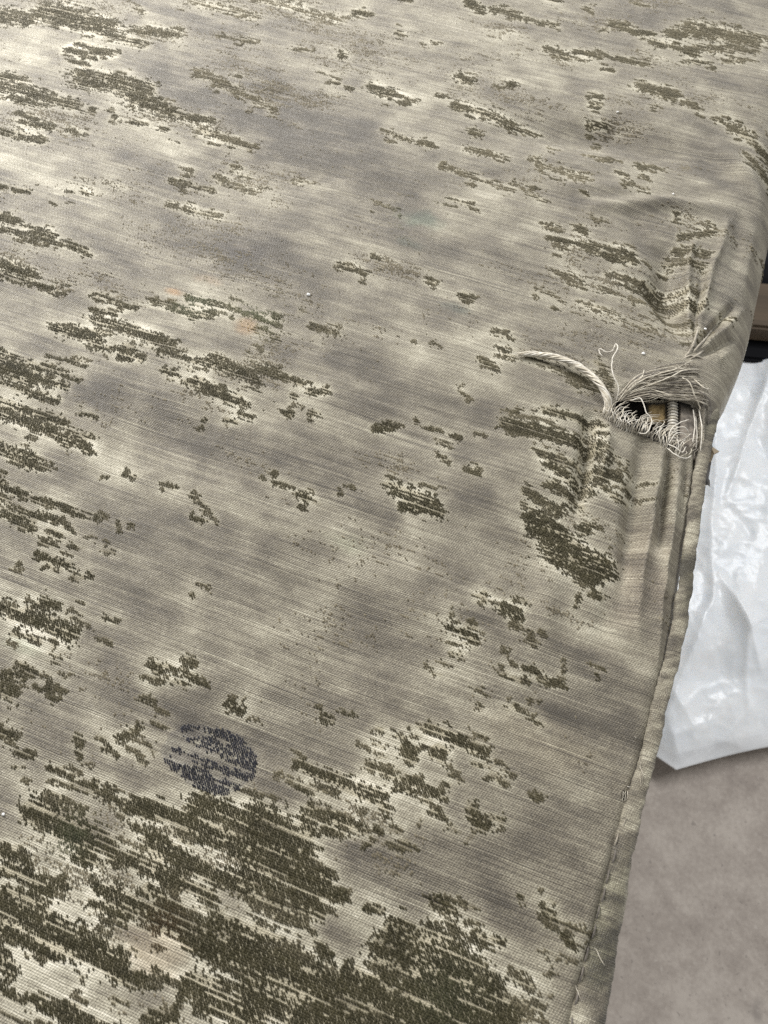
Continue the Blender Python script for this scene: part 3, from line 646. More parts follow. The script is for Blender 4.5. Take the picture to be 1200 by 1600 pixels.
# tuft = small leaning frustum; 8 corners
r1 = rng.uniform(0.8, 1.2, n); r2 = rng.uniform(0.8, 1.2, n)
wx = 0.5 * PS * 0.88 * r1; wy = 0.5 * PT * 1.25 * r2
strength = np.clip((pf + bal)[ids] - 0.20, 0, 0.6) / 0.6
hz = (0.00012 + 0.00020 * strength) * rng.uniform(0.75, 1.25, n); hz[fnt] = 0.00008
jx = rng.normal(0, 0.07 * PS, n); jy = rng.normal(0, 0.07 * PT, n)
lean_x = 0.00006 + rng.normal(0, 0.00005, n); lean_y = -0.00012 + rng.normal(0, 0.00006, n)
sg = np.array([[-1, -1], [1, -1], [1, 1], [-1, 1]], float)
V = np.zeros((n, 8, 3))
sl = -SLANT * PS / PT                       # tufts follow the twill
for k in range(4):
    oy = sg[k, 1] * wy
    V[:, k, 0] = Tp[:, 0] + jx + sg[k, 0] * wx - sl * 0.0 + oy * (SLANT * PS / PT) * -1.0 * -1.0 * 0.8 * -1.0
    V[:, k, 1] = Tp[:, 1] + jy + oy
    V[:, k, 2] = Tp[:, 2] - 0.0003
    V[:, k + 4, 0] = Tp[:, 0] + jx + sg[k, 0] * wx * 0.78 + oy * (SLANT * PS / PT) * -0.56 + lean_x
    V[:, k + 4, 1] = Tp[:, 1] + jy + oy * 0.8 + lean_y
    V[:, k + 4, 2] = Tp[:, 2] + hz
Fq = np.array([[4, 5, 6, 7], [0, 1, 5, 4], [1, 2, 6, 5], [2, 3, 7, 6], [3, 0, 4, 7]])
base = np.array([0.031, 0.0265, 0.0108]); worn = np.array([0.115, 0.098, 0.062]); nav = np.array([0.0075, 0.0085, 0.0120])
wf = np.clip(1.05 - dens, 0, 0.6) / 0.6 * 0.75 + 0.28 * far_wear_sheen[ids] + 0.25 * (1 - strength) + rng.normal(0, 0.10, n)  # back tufts also lightened to carry the velvet sheen
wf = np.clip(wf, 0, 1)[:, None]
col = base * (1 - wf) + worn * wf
col[fnt] = np.array([0.122, 0.103, 0.068]) * rng.uniform(.75, 1.25, (fnt.sum(), 1))
col[navy] = nav * (0.8 + 0.9 * rng.random((navy.sum(), 1))) + np.array([0.006, 0.004, 0.006]) * rng.random((navy.sum(), 1))
col *= (0.88 + 0.24 * rng.random((n, 1))) * (1 + 0.35 * fbm(X0[ids] / 0.006, tj[ids] / 0.003, 92, 3))[:, None]
# rust- and green-tinged tufts
def tint_at(px, py, rp, c):
    global col
    p = unproj(px, py); s = pxscale(px, py)
    m = np.exp(-(np.hypot(Tp[:, 0] - p[0], Tp[:, 1] - p[1]) / (rp / s)) ** 2)[:, None]
    col = col * (1 - m) + col * m * np.array(c)
for px_, py_, rp_, c_ in ((275, 455, 16, (2.0, 1.25, .75)), (385, 520, 18, (2.0, 1.3, .8)), (300, 470, 40, (.9, 1.12, 1.05)), (400, 500, 40, (.9, 1.1, 1.0)), (110, 1305, 30, (.85, 1.05, 1.05)), (655, 345, 40, (.8, 1.05, 1.1)), (700, 1560, 60, (.92, 1.04, 1.0)), (255, 1450, 30, (1.25, .95, .85))):
    tint_at(px_, py_, rp_, c_)

# group tufts into patches: strokes that touch belong to one patch
par = list(range(len(PILE_ST)))
def find(i):
    while par[i] != i: par[i] = par[par[i]]; i = par[i]
    return i
E = np.array([[s[0], s[1], s[2], s[3], s[4]] for s in PILE_ST])
MID = np.stack([E[:, [0, 2]].mean(1), E[:, [1, 3]].mean(1)], 1); LEN = np.hypot(E[:, 2] - E[:, 0], E[:, 3] - E[:, 1])
for i in range(len(PILE_ST)):
    for j in range(i + 1, len(PILE_ST)):
        if np.hypot(*(MID[i] - MID[j])) > (LEN[i] + LEN[j] + E[i, 4] + E[j, 4]) * 0.5 + 0.004: continue
        kk = np.linspace(0, 1, 9)
        xi = E[i, 0] + kk * (E[i, 2] - E[i, 0]); yi = E[i, 1] + kk * (E[i, 3] - E[i, 1])
        d, _k = seg_dist(xi, yi, E[j, 0], E[j, 1], E[j, 2], E[j, 3])
        if d.min() < (E[i, 4] + E[j, 4]) * 0.5 * 0.75: par[find(i)] = find(j)
comp = np.array([find(i) if i >= 0 else -1 for i in st_i]); comp[fnt] = -1
def build_tufts(name, mask, parent):
    m = int(mask.sum())
    if m == 0: return None
    v = V[mask].reshape(-1, 3)
    q = (Fq[None] + (np.arange(m) * 8)[:, None, None]).reshape(-1, 4)
    me = mesh_np(name, v, q)
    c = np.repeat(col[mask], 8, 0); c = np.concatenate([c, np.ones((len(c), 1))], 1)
    c.reshape(m, 8, 4)[:, :4, :3] *= 0.75      # roots darker than tips
    attr(me, 'pcol', 'FLOAT_COLOR', c)
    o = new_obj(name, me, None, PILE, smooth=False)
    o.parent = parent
    return o
stray = np.zeros(n, bool)
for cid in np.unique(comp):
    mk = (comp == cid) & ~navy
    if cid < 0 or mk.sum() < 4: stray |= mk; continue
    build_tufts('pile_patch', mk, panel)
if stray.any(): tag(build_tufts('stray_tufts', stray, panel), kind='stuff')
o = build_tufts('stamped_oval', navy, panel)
o['label'] = 'faded navy oval ink mark on the velvet'
print('tufts', n, 'panel', len(used))

# ------------------------------------------------------------------ welt (piping), side panels, stitching
def sweep(name, path, radii, nseg=14, mat=None, fab=True, squash=1.0):
    path = np.array(path); m = len(path)
    tan = np.gradient(path, axis=0); tan /= np.linalg.norm(tan, axis=1)[:, None]
    up = np.array([0, 0, 1.0])
    side = np.cross(tan, up); side /= np.linalg.norm(side, axis=1)[:, None]
    nu = np.cross(side, tan)
    ang = np.linspace(0, 2 * math.pi, nseg, endpoint=False)
    radii = np.broadcast_to(np.asarray(radii, float), (m,))
    Vv = path[:, None, :] + radii[:, None, None] * (np.cos(ang)[None, :, None] * side[:, None, :] + squash * np.sin(ang)[None, :, None] * nu[:, None, :])
    return Vv, ang
tw = np.arange(OY0, OY1, 0.0011)
ww = np.maximum(welt_w(tw), 0.0045)
hid = sstep(Y_TEAR - 0.02, Y_UP, tw)
wr = ww * 0.5 + 0.0007
wrn = fbm(tw * 110, tw * 0, 95, 3)
wpath = np.stack([edge_x(tw) - wr * 0.96 - 0.006 * hid + 0.0005 * wrn, tw, -wr * 0.46 - 0.0008 - 0.034 * hid + 0.0006 * fbm(tw * 40, tw * 0, 96, 2)], -1)
Vw, ang = sweep('welt', wpath, wr * (1 + 0.025 * wrn), 30, squash=0.42)
rel = 0.00045 * fbm(np.repeat(tw[:, None], 30, 1) * 260, np.repeat(ang[None], len(tw), 0) * 2.2, 97, 3) + 0.00022 * vnoise(np.repeat(tw[:, None], 30, 1) * 700, np.repeat(ang[None], len(tw), 0) * 1.0, 98)
cen = wpath[:, None, :]
Vw = cen + (Vw - cen) * (1 + (rel / wr[:, None]))[..., None]
mi, mj = Vw.shape[:2]
ix = np.arange(mi * mj).reshape(mi, mj)
qw = np.stack([ix[:-1], ix[1:], np.roll(ix, -1, 1)[1:], np.roll(ix, -1, 1)[:-1]], -1).reshape(-1, 4)
me = mesh_np('piping', Vw.reshape(-1, 3), qw)
TW = np.repeat(tw[:, None], mj, 1).ravel(); AW = (np.repeat(ang[None], mi, 0) * np.repeat(wr[:, None], mj, 1)).ravel()
attr(me, 'fab', 'FLOAT_VECTOR', np.stack([AW / PS * 1.2 + TW / PT * .5, TW / PT, 0 * TW], -1))
wt = 0.35 + 0.28 * fbm(TW * 90, AW * 160, 101, 3) + 0.22 * vnoise(TW * 620 + AW * 380, AW * 60, 105)
olive = sstep(-0.25, 0.25, fbm(TW * 60, AW * 90 + 7, 107, 3)) * sstep(Y_LOW + 0.0, Y_LOW - 0.06, TW) * 0.9
olive = np.maximum(olive, sstep(0.0, 0.4, fbm(TW * 40, AW * 60 + 3, 111, 2)) * sstep(unproj(1075, 990)[1], unproj(1080, 930)[1], TW) * .8)
attr(me, 'tone', 'FLOAT', np.clip(wt - 0.2 * olive, 0, 1))
stc = np.ones((len(TW), 4)); stc[:, :3] = 1 - olive[:, None] * np.array([.42, .40, .50])
attr(me, 'stain', 'FLOAT_COLOR', stc)
piping = under(new_obj('piping', me, None, FABRIC))

# side panel on the right, and the plain far sides, front and back
def strip(name, pathxy, z0, z1, nz, inset=0.0):
    pathxy = np.array(pathxy); zz = np.linspace(z0, z1, nz)
    m = len(pathxy)
    Vv = np.zeros((m, nz, 3)); Vv[:, :, :2] = pathxy[:, None, :]; Vv[:, :, 2] = zz[None]
    ixx = np.arange(m * nz).reshape(m, nz)
    q = np.stack([ixx[:-1, :-1], ixx[1:, :-1], ixx[1:, 1:], ixx[:-1, 1:]], -1).reshape(-1, 4)
    return Vv, q
ty = np.arange(OY0, OY1, 0.004)
Vs, qs = strip('side_panel', np.stack([edge_x(ty) - 0.006 - 0.004 * sstep(Y_TEAR, Y_UP, ty), ty], -1), -0.008, FLOOR + 0.002, 60)
bul = np.sin(np.linspace(0, math.pi, 60))[None, :] * 0.006 + 0.0035 * fbm(Vs[..., 1] * 12, Vs[..., 2] * 14, 115, 3)
Vs[..., 0] += bul - 0.004
me = mesh_np('side_panel', Vs.reshape(-1, 3), qs)
v = Vs.reshape(-1, 3)
attr(me, 'fab', 'FLOAT_VECTOR', np.stack([v[:, 2] / PS, v[:, 1] / PT, 0 * v[:, 0]], -1))
attr(me, 'tone', 'FLOAT', np.clip(0.42 + 0.3 * fbm(v[:, 1] * 30, v[:, 2] * 12, 117, 3), 0, 1))
attr(me, 'stain', 'FLOAT_COLOR', np.ones((len(v), 4)))
under(new_obj('side_panel', me, None, FABRIC))
x_r0, x_r1 = float(edge_x(np.array([OY0]))[0]) - .004, float(edge_x(np.array([OY1]))[0]) - .012
for pts in ([(OX + .001, OY0 + .001), (x_r0, OY0 + .001)], [(OX + .001, OY1 - .001), (x_r1, OY1 - .001)], [(OX + .001, OY0 + .001), (OX + .001, OY1 - .001)]):
    p0, p1 = np.array(pts[0]), np.array(pts[1])
    Vs, qs = strip('side_panel', [p0 + (p1 - p0) * k for k in np.linspace(0, 1, 60)], -0.003, FLOOR + .002, 30)
    v = Vs.reshape(-1, 3)
    me = mesh_np('side_panel', v, qs)
    attr(me, 'fab', 'FLOAT_VECTOR', np.stack([v[:, 2] / PS, (v[:, 1] + v[:, 0]) / PT, 0 * v[:, 0]], -1))
    attr(me, 'tone', 'FLOAT', np.clip(0.42 + 0.3 * fbm((v[:, 0] + v[:, 1]) * 30, v[:, 2] * 12, 119, 3), 0, 1)); attr(me, 'stain', 'FLOAT_COLOR', np.ones((len(v), 4)))
    under(new_obj('side_panel', me, None, FABRIC))

# threads
def catmull(pts, n):
    p = np.array(pts, float); p = np.concatenate([[2 * p[0] - p[1]], p, [2 * p[-1] - p[-2]]])
    out = []
    m = len(p) - 3
    for i in range(m):
        a, b_, c, d = p[i:i + 4]
        for t in np.linspace(0, 1, n, endpoint=(i == m - 1)):
            out.append(0.5 * (2 * b_ + (c - a) * t + (2 * a - 5 * b_ + 4 * c - d) * t * t + (3 * b_ - a - 3 * c + d) * t ** 3))
    return np.array(out)
def tube_mesh(name, path, r, nseg=6, taper=True):
    path = np.array(path); m = len(path)
    tan = np.gradient(path, axis=0); tan /= np.linalg.norm(tan, axis=1)[:, None] + 1e-12
    ref = np.array([0.31, 0.17, 0.93]); side = np.cross(tan, ref); side /= np.linalg.norm(side, axis=1)[:, None] + 1e-12
    nu = np.cross(side, tan)
    ang = np.linspace(0, 2 * math.pi, nseg, endpoint=False)
    k = np.linspace(0, 1, m)
    rr = r * (np.minimum(1, np.minimum(k, 1 - k) * 10 + 0.45) if taper else np.ones(m))
    Vv = path[:, None] + rr[:, None, None] * (np.cos(ang)[None, :, None] * side[:, None] + np.sin(ang)[None, :, None] * nu[:, None])
    ixx = np.arange(m * nseg).reshape(m, nseg)
    q = np.stack([ixx[:-1], np.roll(ixx, -1, 1)[:-1], np.roll(ixx, -1, 1)[1:], ixx[1:]], -1).reshape(-1, 4)
    return mesh_np(name, Vv.reshape(-1, 3), q)
def thread(pts, r_px=1.1, mat=T_PALE, name='loose_thread', n=7, jit=0.0):
    """pts: (px, py, height mm above the cloth)"""
    w = []
    for (px, py, up) in pts:
        p = unproj(px, py); x_ = np.array([p[0]]); y_ = np.array([p[1]])
        z = surf_xyz(a_of(x_, y_), y_)[0][2] + up * 0.001
        w.append(unproj(px + random.gauss(0, jit), py + random.gauss(0, jit), z))
    path = catmull(w, n)
    path = path + 0.00022 * np.stack([fbm(np.arange(len(path)) * .55 + random.random() * 90, np.zeros(len(path)), 160 + q_, 2) for q_ in (0, 3, 6)], -1)
    r = 0.64 * r_px / pxscale(pts[0][0], pts[0][1])
    return under(new_obj(name, tube_mesh(name, path, r), None, mat))

# twisted cord hanging out of the tear, lying on the cloth
cord_px = [(802, 554, 1.6), (828, 553, 2.4), (858, 556, 3.2), (886, 564, 4.0), (912, 577, 4.5), (934, 597, 5.0), (947, 618, 4.0), (950, 634, 2.0), (944, 650, -2.0)]
cw = []
for (px, py, up) in cord_px:
    p = unproj(px, py); x_ = np.array([p[0]]); y_ = np.array([p[1]])
    cw.append(unproj(px, py, surf_xyz(a_of(x_, y_), y_)[0][2] + up * .001))
cpath = catmull(cw, 16)
m = len(cpath); tn = np.gradient(cpath, axis=0); tn /= np.linalg.norm(tn, axis=1)[:, None]
sd = np.cross(tn, [0, 0, 1.0]); sd /= np.linalg.norm(sd, axis=1)[:, None]; nu = np.cross(sd, tn)
arc = np.concatenate([[0], np.cumsum(np.linalg.norm(np.diff(cpath, axis=0), axis=1))])
cord = tag(empty('cord', (0, 0, -FLOOR)), None); cord.parent = seat
SCX = 1 / pxscale(900, 570)
for k in range(14):
    ph = k * 2 * math.pi / 14 + random.uniform(-.2, .2)
    env = np.interp(arc / arc[-1], [0, .12, .35, .7, .9, 1], [1.6, 3.2, 3.6, 3.4, 4.2, 5.5]) * SCX * random.uniform(.8, 1.1)
    th = ph + arc / 0.022 * 2 * math.pi + 0.35 * vnoise(arc * 200, arc * 0 + k, 130)
    pp = cpath + env[:, None] * (np.cos(th)[:, None] * sd + np.sin(th)[:, None] * nu)
    cut = random.randint(0, 12)
    o = new_obj('strand', tube_mesh('strand', pp[cut:], random.uniform(1.0, 1.6) * SCX), cord, T_PALE if k % 3 else T_WHITE)
# thin curled thread above the tear
thread([(963, 625, 1), (966, 605, 4), (957, 582, 6), (957, 560, 6), (965, 545, 5), (963, 537, 4), (960, 542, 4), (957, 548, 3), (948, 550, 2), (938, 545, 1.5), (936, 550, 1), (941, 556, .8)], 1.3, T_WHITE, n=8)
thread([(965, 628, 1), (985, 602, 4), (1003, 588, 5), (1006, 577, 4)], 1.0, T_PALE)
# bundle of stretched fibres over the top of the hole
for k in range(92):
    f = k / 91
    sx, sy = 964 + 10 * random.random() + 6 * f, 628 - 10 * random.random()
    ex, ey = 1072 + 26 * f + random.gauss(0, 5), 568 + 62 * f + random.gauss(0, 4)
    bow = 1 - 0.55 * f
    mid1 = (sx + (ex - sx) * .28 + random.gauss(0, 4), sy + (ey - sy) * .40 - 11 * bow + random.gauss(0, 3.2), 3.5 + random.gauss(0, 1))
    mid2 = (sx + (ex - sx) * .62 + random.gauss(0, 5), sy + (ey - sy) * .60 - 15 * bow + random.gauss(0, 3.6), 4.5 + random.gauss(0, 1.2))
    thread([(sx, sy, 0.3), mid1, mid2, (ex, ey, 1.5 + random.random()), (ex + 8, ey + 6 + 6 * f, -1)], random.uniform(.5, 1.15), random.choice([T_GREY, T_GREY, T_GREY, T_PALE, T_PALE, T_DARK]), 'stretched_fibre')
for pts in ([(972, 618, 2), (1000, 596, 5), (1030, 584, 7), (1055, 577, 6), (1056, 575, 5)], [(1010, 604, 6), (1045, 590, 8), (1070, 578, 8), (1092, 577, 6)],
            [(1066, 590, 7), (1078, 598, 8), (1084, 615, 7), (1092, 632, 4), (1094, 640, 2)], [(1084, 592, 6), (1100, 606, 6), (1108, 607, 4)], [(1092, 612, 5), (1105, 620, 5), (1111, 640, 3), (1106, 664, 1)]):
    thread(pts, 1.4, T_PALE if pts[0][0] != 1092 else T_DARK)
# gathered puckers above the tear
for pts in ([(1076, 545, 1.5), (1084, 535, 3), (1090, 515, 2), (1092, 500, .5)], [(1082, 552, 1.5), (1092, 540, 3), (1104, 527, 2), (1112, 515, .5)], [(1068, 560, 1), (1078, 548, 3), (1086, 532, 2.5), (1088, 515, .5)], [(1075, 563, 1), (1088, 556, 2.5), (1103, 545, 1.5)], [(1060, 566, .5), (1078, 556, 2.5), (1096, 560, 2), (1104, 570, .5)]):
    thread([(a_, b_, c_ - 2.0) for a_, b_, c_ in pts], 2.6, T_GREY, 'pucker')
# fringe along the lower lip
for k in range(88):
    f = (k + random.random()) / 88
    bx = 944 + f * 118; by = 646 + f * 60 + 5 * math.sin(f * 7) + random.gauss(0, 1.5)
    L = random.uniform(11, 29)
    ax_ = random.gauss(8, 6)
    thread([(bx - 2, by + 6, -.2), (bx + random.gauss(0, 1.2), by - 1, 1.2), (bx + ax_ * .45 + random.gauss(0, 2), by - L * .5, 2.6 + random.random()), (bx + ax_ + random.gauss(0, 3), by - L * .85, 2.6), (bx + ax_ * 1.5 + random.gauss(3, 4), by - L * random.uniform(.8, 1.15), .8)],
           random.uniform(.55, 1.0), random.choice([T_PALE, T_WHITE, T_WHITE, T_PALE, T_GREY]), 'fringe_thread')
for pts in ([(985, 626, 3), (1000, 622, 6), (1006, 634, 6), (1010, 645, 6), (1018, 655, 5), (1016, 668, 5), (1008, 677, 4), (998, 676, 3)],
            [(1044, 690, 2), (1048, 672, 5), (1060, 662, 5), (1076, 655, 3)], [(1045, 685, 2), (1056, 670, 5), (1070, 668, 5), (1078, 678, 3)], [(1046, 692, 2), (1054, 680, 4), (1064, 676, 4), (1074, 682, 2)],
            [(1044, 694, 1), (1056, 700, 3), (1066, 707, 3), (1072, 698, 2)], [(1042, 700, 1), (1058, 712, 3), (1072, 716, 2), (1080, 712, 1)], [(1087, 650, 2), (1089, 675, 3), (1088, 700, 2)], [(1092, 640, 2), (1097, 670, 3), (1095, 705, 2)],
            [(1083, 640, 2), (1086, 665, 3), (1082, 690, 2)]):
    thread(pts, 1.25, T_WHITE)
# short broken ends on the right lip
for k in range(22):
    bx = 1050 + random.random() * 42; by = 690 + random.random() * 26
    thread([(bx, by, 0), (bx + random.gauss(3, 4), by - random.uniform(4, 9), 2), (bx + random.gauss(7, 5), by - random.uniform(6, 16), 1)], .8, random.choice([T_PALE, T_GREY]), 'fringe_thread')

# inside the tear: dark wadding, a corner of yellow foam, the inner seam with a ribbed cord
def blob_grid(name, pts_px, depth, mat, nx=24, ny=24, rough=0.0012, parent=None):
    (x0, y0), (x1, y1), (x2, y2), (x3, y3) = pts_px      # tl, tr, br, bl
    Vv = np.zeros((nx, ny, 3))
    for i in range(nx):
        for j in range(ny):
            u_, v_ = i / (nx - 1), j / (ny - 1)
            px = (x0 * (1 - u_) + x1 * u_) * (1 - v_) + (x3 * (1 - u_) + x2 * u_) * v_
            py = (y0 * (1 - u_) + y1 * u_) * (1 - v_) + (y3 * (1 - u_) + y2 * u_) * v_
            e = min(u_, 1 - u_, v_, 1 - v_)
            z = -depth - 0.008 * max(0, 1 - e * 7) ** 2
            Vv[i, j] = unproj(px, py, z)
    Vv[..., 2] += rough * fbm(Vv[..., 0] * 400, Vv[..., 1] * 400, 140, 3)
    ixx = np.arange(nx * ny).reshape(nx, ny)
    q = np.stack([ixx[:-1, :-1], ixx[:-1, 1:], ixx[1:, 1:], ixx[1:, :-1]], -1).reshape(-1, 4)
    return under(new_obj(name, mesh_np(name, Vv.reshape(-1, 3), q), None, mat))
blob_grid('wadding', [(900, 560), (1110, 560), (1110, 760), (900, 760)], 0.016, WAD, 40, 40, 0.003)
blob_grid('foam_corner', [(1010, 629), (1043, 627), (1043, 664), (1010, 664)], 0.006, FOAM, 24, 24, 0.0008)
blob_grid('inner_lining', [(1060, 622), (1096, 628), (1096, 730), (1056, 730)], 0.0035, T_MID, 24, 24, 0.0006)
# ribbed inner cord
for k in range(15):
    yy = 626 + k * 4.6
    a_ = unproj(1043, yy + 1, -0.0045); b_ = unproj(1051, yy - 1.5, -0.0018); c_ = unproj(1059, yy + 1, -0.0045)
    under(new_obj('inner_cord_rib', tube_mesh('inner_cord_rib', catmull([a_, b_, c_], 5), 2.1 / pxscale(1050, 650)), None, T_WHITE if k % 3 else T_PALE))
# yellow fuzz on top of the foam
for k in range(26):
    px = 1009 + k * 1.3; z0 = -0.006
    p0 = unproj(px, 630, z0); p1 = unproj(px + random.gauss(0, 1.5), 626 - random.random() * 3, z0 + .002)
    under(new_obj('foam_fibre', tube_mesh('foam_fibre', np.array([p0, (p0 + p1) / 2 + [0, 0, .0005], p1]), .00018, 4), None, T_PALE))
# scrap of tan lining poking out below the tear
zp = -0.012
sc = [unproj(1096, 690, zp - .004), unproj(1110, 696, zp), unproj(1124, 705, zp + .001), unproj(1116, 709, zp), unproj(1112, 720, zp - .002), unproj(1096, 722, zp - .006)]
sv_ = np.array(sc + [p - np.array([0, 0, .0012]) for p in sc])
me = bpy.data.meshes.new('lining_scrap')
me.from_pydata([tuple(p) for p in sv_], [], [[5, 4, 3, 2, 1, 0], [6, 7, 8, 9, 10, 11]] + [[i, (i + 1) % 6, 6 + (i + 1) % 6, 6 + i] for i in range(6)])
under(new_obj('lining_scrap', me, None, PAPER, smooth=False))
# small ladder tear by the seam
blob_grid('wadding', [(955, 1225), (1005, 1225), (1005, 1262), (955, 1262)], 0.005, WAD, 12, 12, 0.0005)
for k in range(6):
    px = 973 + k * 3.4
    thread([(px, 1236, .0), (px + .6, 1243, .5), (px - .8, 1251, 0)], .75, T_PALE, 'ladder_thread')
for pts in ([(985, 1233, .3), (992, 1230, 1.2), (1000, 1234, .3)], [(984, 1252, .3), (992, 1256, 1.2), (1001, 1252, .4)], [(980, 1229, .3), (990, 1232, 1.0), (996, 1237, .3)], [(990, 1250, .2), (994, 1245, 1.0), (993, 1238, .3)], [(984, 1256, .2), (979, 1266, .8), (975, 1275, .3)]):
    thread(pts, 1.1, T_WHITE)
# stitches along the seam beside the piping
ts = unproj(950, 1600)[1] - 0.02
while ts < Y_TEAR - 0.03:
    L = random.uniform(.0035, .0055)
    tt = np.array([ts, ts + L / 2, ts + L]); xs_ = seam_x(tt)
    z = -float(roll_r(np.array([ts]))[0]) * np.array([.55, .30, .55])
    pth = np.stack([xs_ + 0.0004 + random.gauss(0, .0002), tt, z], -1)
    under(new_obj('stitch', tube_mesh('stitch', catmull(pth, 4), 0.00030), None, T_DARK if random.random() < .75 else T_GREY))
    ts += L + random.uniform(.001, .003)
# frayed fibres lying across the piping
for k in range(12):
    tt = random.uniform(unproj(950, 1600)[1] - .01, unproj(1085, 900)[1])
    i = int((tt - OY0) / 0.0011); c = wpath[i]; R_ = wr[i]
    a0 = random.uniform(0.25, 0.75) * math.pi; a1 = a0 + random.uniform(.3, .9)
    pts = []
    for kk in np.linspace(0, 1, 5):
        an = a0 + (a1 - a0) * kk
        pts.append((c[0] + (R_ * 1.03 + .0003) * math.cos(an), tt + (kk - .5) * 0.004 + random.gauss(0, .0002), c[2] + (R_ * .44 + .0003) * math.sin(an)))
    under(new_obj('piping_fibre', tube_mesh('piping_fibre', np.array(pts), random.uniform(.00008, .00015), 5), None, random.choice([T_PALE, T_GREY, T_GREY])))
# pale hairs standing off the cloth
for k in range(45):
    px = random.uniform(20, 1040); py = random.uniform(150, 1560)
    ex = 1203 - (py - 385) * 0.21
    if px > ex - 25: continue
    an = random.uniform(0, 6.28); L = random.uniform(4, 10)
    thread([(px, py, .1), (px + L * .5 * math.cos(an) + random.gauss(0, 1.5), py + L * .5 * math.sin(an), .9), (px + L * math.cos(an), py + L * math.sin(an), .3)], .35, T_PALE, 'lint_hair', n=4)

# ------------------------------------------------------------------ lint specks lying on the cloth
specks = [(482, 460, 2.6, 'tiny white lint speck beside the rusty stained patches'), (1005, 552, 2.4, 'tiny white lint speck just above the frayed tear'),
          (1052, 303, 1.6, 'tiny white lint speck in the upper right shallow dip'), (965, 175, 1.6, 'tiny white lint speck in the upper right bare cloth'),
          (1102, 514, 1.8, 'tiny white lint speck on the puckered folds near the edge'), (5, 1272, 2.2, 'tiny white lint speck at the left border by the dark pile')]
for px, py, r, lab in specks:
    p = on_cloth(px, py, 0.0004); R = r / pxscale(px, py)
    pts = []
    for i in range(5):
        th = i / 4 * math.pi
        for j in range(8):
            ph = j / 8 * 2 * math.pi
            k = R * random.uniform(.7, 1.3)
            pts.append((k * math.sin(th) * math.cos(ph) * 1.2, k * math.sin(th) * math.sin(ph), k * math.cos(th) * .7))
    q = np.array([[i * 8 + j, i * 8 + (j + 1) % 8, (i + 1) * 8 + (j + 1) % 8, (i + 1) * 8 + j] for i in range(4) for j in range(8)])[:, ::-1]
    o = new_obj('lint_speck', mesh_np('lint_speck', np.array(pts), q), None, LINT)
    o.location = p
    tag(o, lab, 'lint', 'lint specks on the cloth')

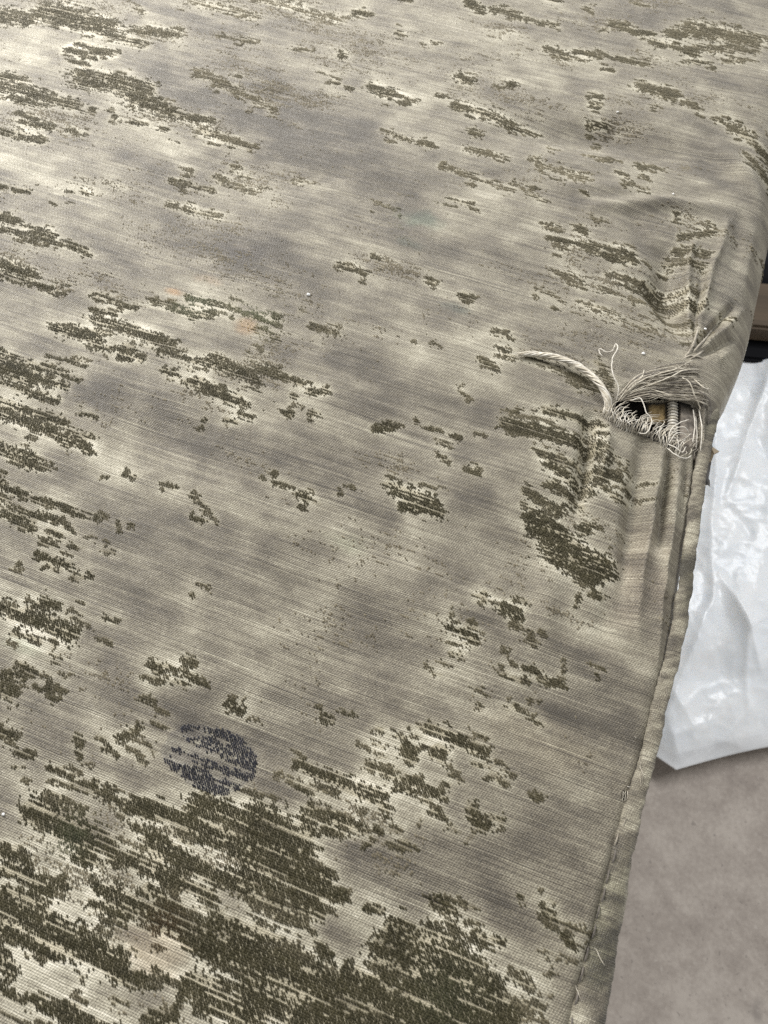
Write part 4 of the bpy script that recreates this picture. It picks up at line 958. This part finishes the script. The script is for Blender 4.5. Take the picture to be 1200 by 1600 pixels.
# ------------------------------------------------------------------ plastic bag on the floor
def bag():
    zb = FLOOR + 0.05
    tl = np.array([0.0, 0.0])
    # outline in floor coordinates: near corner and near edge come from the photograph
    p_left = unproj(1010, 1135, zb)[:2]; p_cor = unproj(1072, 1196, zb)[:2]; p_right = unproj(1215, 1168, zb)[:2]
    e = (p_right - p_cor) / np.linalg.norm(p_right - p_cor)
    nrm = np.array([-e[1], e[0]])
    lf = (p_left - p_cor)
    nu_, nv_ = 300, 340
    Wd, Ln = 0.46, 0.53
    Vv = np.zeros((nu_, nv_, 3))
    U_, V_ = np.meshgrid(np.linspace(0, 1, nu_), np.linspace(0, 1, nv_), indexing='ij')
    # left side leans away under the seat's edge
    left = -0.10 * np.clip(V_ * 4, 0, 1) - 0.02 * np.sin(V_ * 5)
    xx = left + U_ * (Wd - left) ; yy = V_ * Ln + 0.004 * np.sin(U_ * 9) * (1 - V_)
    px_ = p_cor[0] + e[0] * xx + nrm[0] * yy; py_ = p_cor[1] + e[1] * xx + nrm[1] * yy
    d = np.minimum(np.minimum(U_ * Wd, (1 - U_) * Wd), np.minimum(V_ * Ln, (1 - V_) * Ln))
    dome = 0.075 * (1 - np.exp(-np.minimum(d, (1 - V_) * Ln * 3) / np.where(V_ > 0.5, 0.04, 0.10))) + 0.014
    dome = 0.075 * (1 - np.exp(-V_ * Ln / 0.10)) * (1 - np.exp(-(1 - V_) * Ln / 0.025)) * (1 - np.exp(-np.minimum(U_, 1 - U_) * Wd / 0.06)) + 0.014
    # crumple: ridges from a few folded planes
    cr = np.zeros_like(xx)
    r = np.random.default_rng(12)
    def tri(v): return np.abs((v % 2.0) - 1.0) - 0.5
    for k in range(16):
        a = r.uniform(0, math.pi); f = 5 * 1.17 ** k * 1.0; ph = r.uniform(0, 6.28)
        s_ = xx * math.cos(a) + yy * math.sin(a) + 0.35 / f * vnoise(xx * f * .6, yy * f * .6, 150 + k)
        gate = sstep(-0.35, 0.5, vnoise(xx * f * .35 + k, yy * f * .35, 170 + k))
        cr += gate * tri(s_ * f + ph) * 0.085 / f
    for pa, pb, hh in (((1110, 690), (1108, 860), .006), ((1108, 860), (1118, 960), .006), ((1122, 900), (1062, 1105), .007), ((1122, 895), (1205, 1035), .009), ((1150, 900), (1205, 1130), .006),
                       ((1200, 560), (1130, 780), .008), ((1062, 1105), (1100, 1180), .005), ((1185, 620), (1205, 800), .006), ((1040, 1150), (1160, 1100), .004), ((1120, 1010), (1200, 960), .005), ((1050, 1130), (1120, 1060), .005), ((1090, 1190), (1150, 1080), .006), ((1130, 1180), (1200, 1090), .006), ((1060, 1060), (1110, 1120), .004), ((1150, 1140), (1210, 1150), .004)):
        qa = unproj(pa[0], pa[1], FLOOR + .08); qb = unproj(pb[0], pb[1], FLOOR + .08)
        dd, kk = seg_dist(px_, py_, qa[0], qa[1], qb[0], qb[1])
        cr += hh * np.exp(-dd / 0.007) * (0.4 + 0.6 * np.sin(kk * math.pi))
    fine = 0.0009 * (1 - 2 * np.abs(fbm(xx * 55, yy * 55, 195, 2))) + 0.0003 * (1 - 2 * np.abs(vnoise(xx * 130, yy * 130, 198)))
    zz = FLOOR + 0.012 + dome + (cr + fine) * (1 - np.exp(-d / 0.012))
    top = np.stack([px_, py_, zz], -1)
    low = np.stack([px_, py_, np.full_like(zz, FLOOR + 0.001)], -1)
    # underside tucks in so the near edge stands off the floor with a shadow below
    cx, cy = px_.mean(), py_.mean()
    sh = np.clip(1 - d / 0.02, 0, 1) * 0.5
    low[..., 2] = np.where(d < 0.012, zz - 0.0015, FLOOR + 0.001 + 0 * zz)
    ixx = np.arange(nu_ * nv_).reshape(nu_, nv_); off = nu_ * nv_
    qt = np.stack([ixx[:-1, :-1], ixx[1:, :-1], ixx[1:, 1:], ixx[:-1, 1:]], -1).reshape(-1, 4)
    qb = qt[:, ::-1] + off
    ring = np.concatenate([ixx[0, :-1], ixx[:-1, -1], ixx[-1, :0:-1], ixx[:0:-1, 0]])
    rn = np.roll(ring, -1)
    qr = np.stack([ring, rn, rn + off, ring + off], -1)
    return mesh_np('plastic_bag', np.concatenate([top.reshape(-1, 3), low.reshape(-1, 3)]), np.concatenate([qt, qb, qr]))
tag(new_obj('plastic_bag', bag(), None, BAG), 'crumpled glossy white plastic bag lying on the floor beside the seat', 'plastic bag')

# ------------------------------------------------------------------ pallet-like brown board with a black block in place of the shadow gap, far right
def beam(name, p0, p1, width, z0, z1, mat, parent=None, bevel=0.003):
    p0 = np.array(p0[:2]); p1 = np.array(p1[:2]); e = (p1 - p0); L = np.linalg.norm(e); e /= L; nn = np.array([-e[1], e[0]])
    import bmesh
    bm = bmesh.new()
    bmesh.ops.create_cube(bm, size=1.0)
    for v in bm.verts:
        v.co.x *= L; v.co.y *= width; v.co.z *= (z1 - z0)
    bmesh.ops.bevel(bm, geom=list(bm.edges), offset=bevel, segments=2, affect='EDGES')
    me = bpy.data.meshes.new(name); bm.to_mesh(me); bm.free()
    o = new_obj(name, me, parent, mat, smooth=False)
    mid = (p0 + p1) / 2 + nn * width / 2
    o.location = (mid[0], mid[1], (z0 + z1) / 2); o.rotation_euler = (0, 0, math.atan2(e[1], e[0]))
    return o
zt = FLOOR + 0.12
b0 = unproj(1150, 508, zt); b1 = unproj(1400, 530, zt)
plat = empty('low_platform', (b0[0], b0[1], FLOOR))
tag(plat, 'low brown wooden platform with a black block standing in for the shadow gap beyond the plastic bag', 'platform')
def child(o, par):
    o.parent = par; o.location = Vector(o.location) - par.location
b0n = b0[:2]; e = (b1 - b0)[:2]; e /= np.linalg.norm(e); nn = np.array([-e[1], e[0]])
st = b0n - e * 0.20
en = b0n + e * 0.55
child(beam('board', st, en, 0.062, zt - 0.022, zt, WOOD), plat)
child(beam('base', st - nn * 0.022, en - nn * 0.022, 0.26, FLOOR + .001, zt - 0.0225, BLACK), plat)  # added block, its black colour carries the gap's shadow
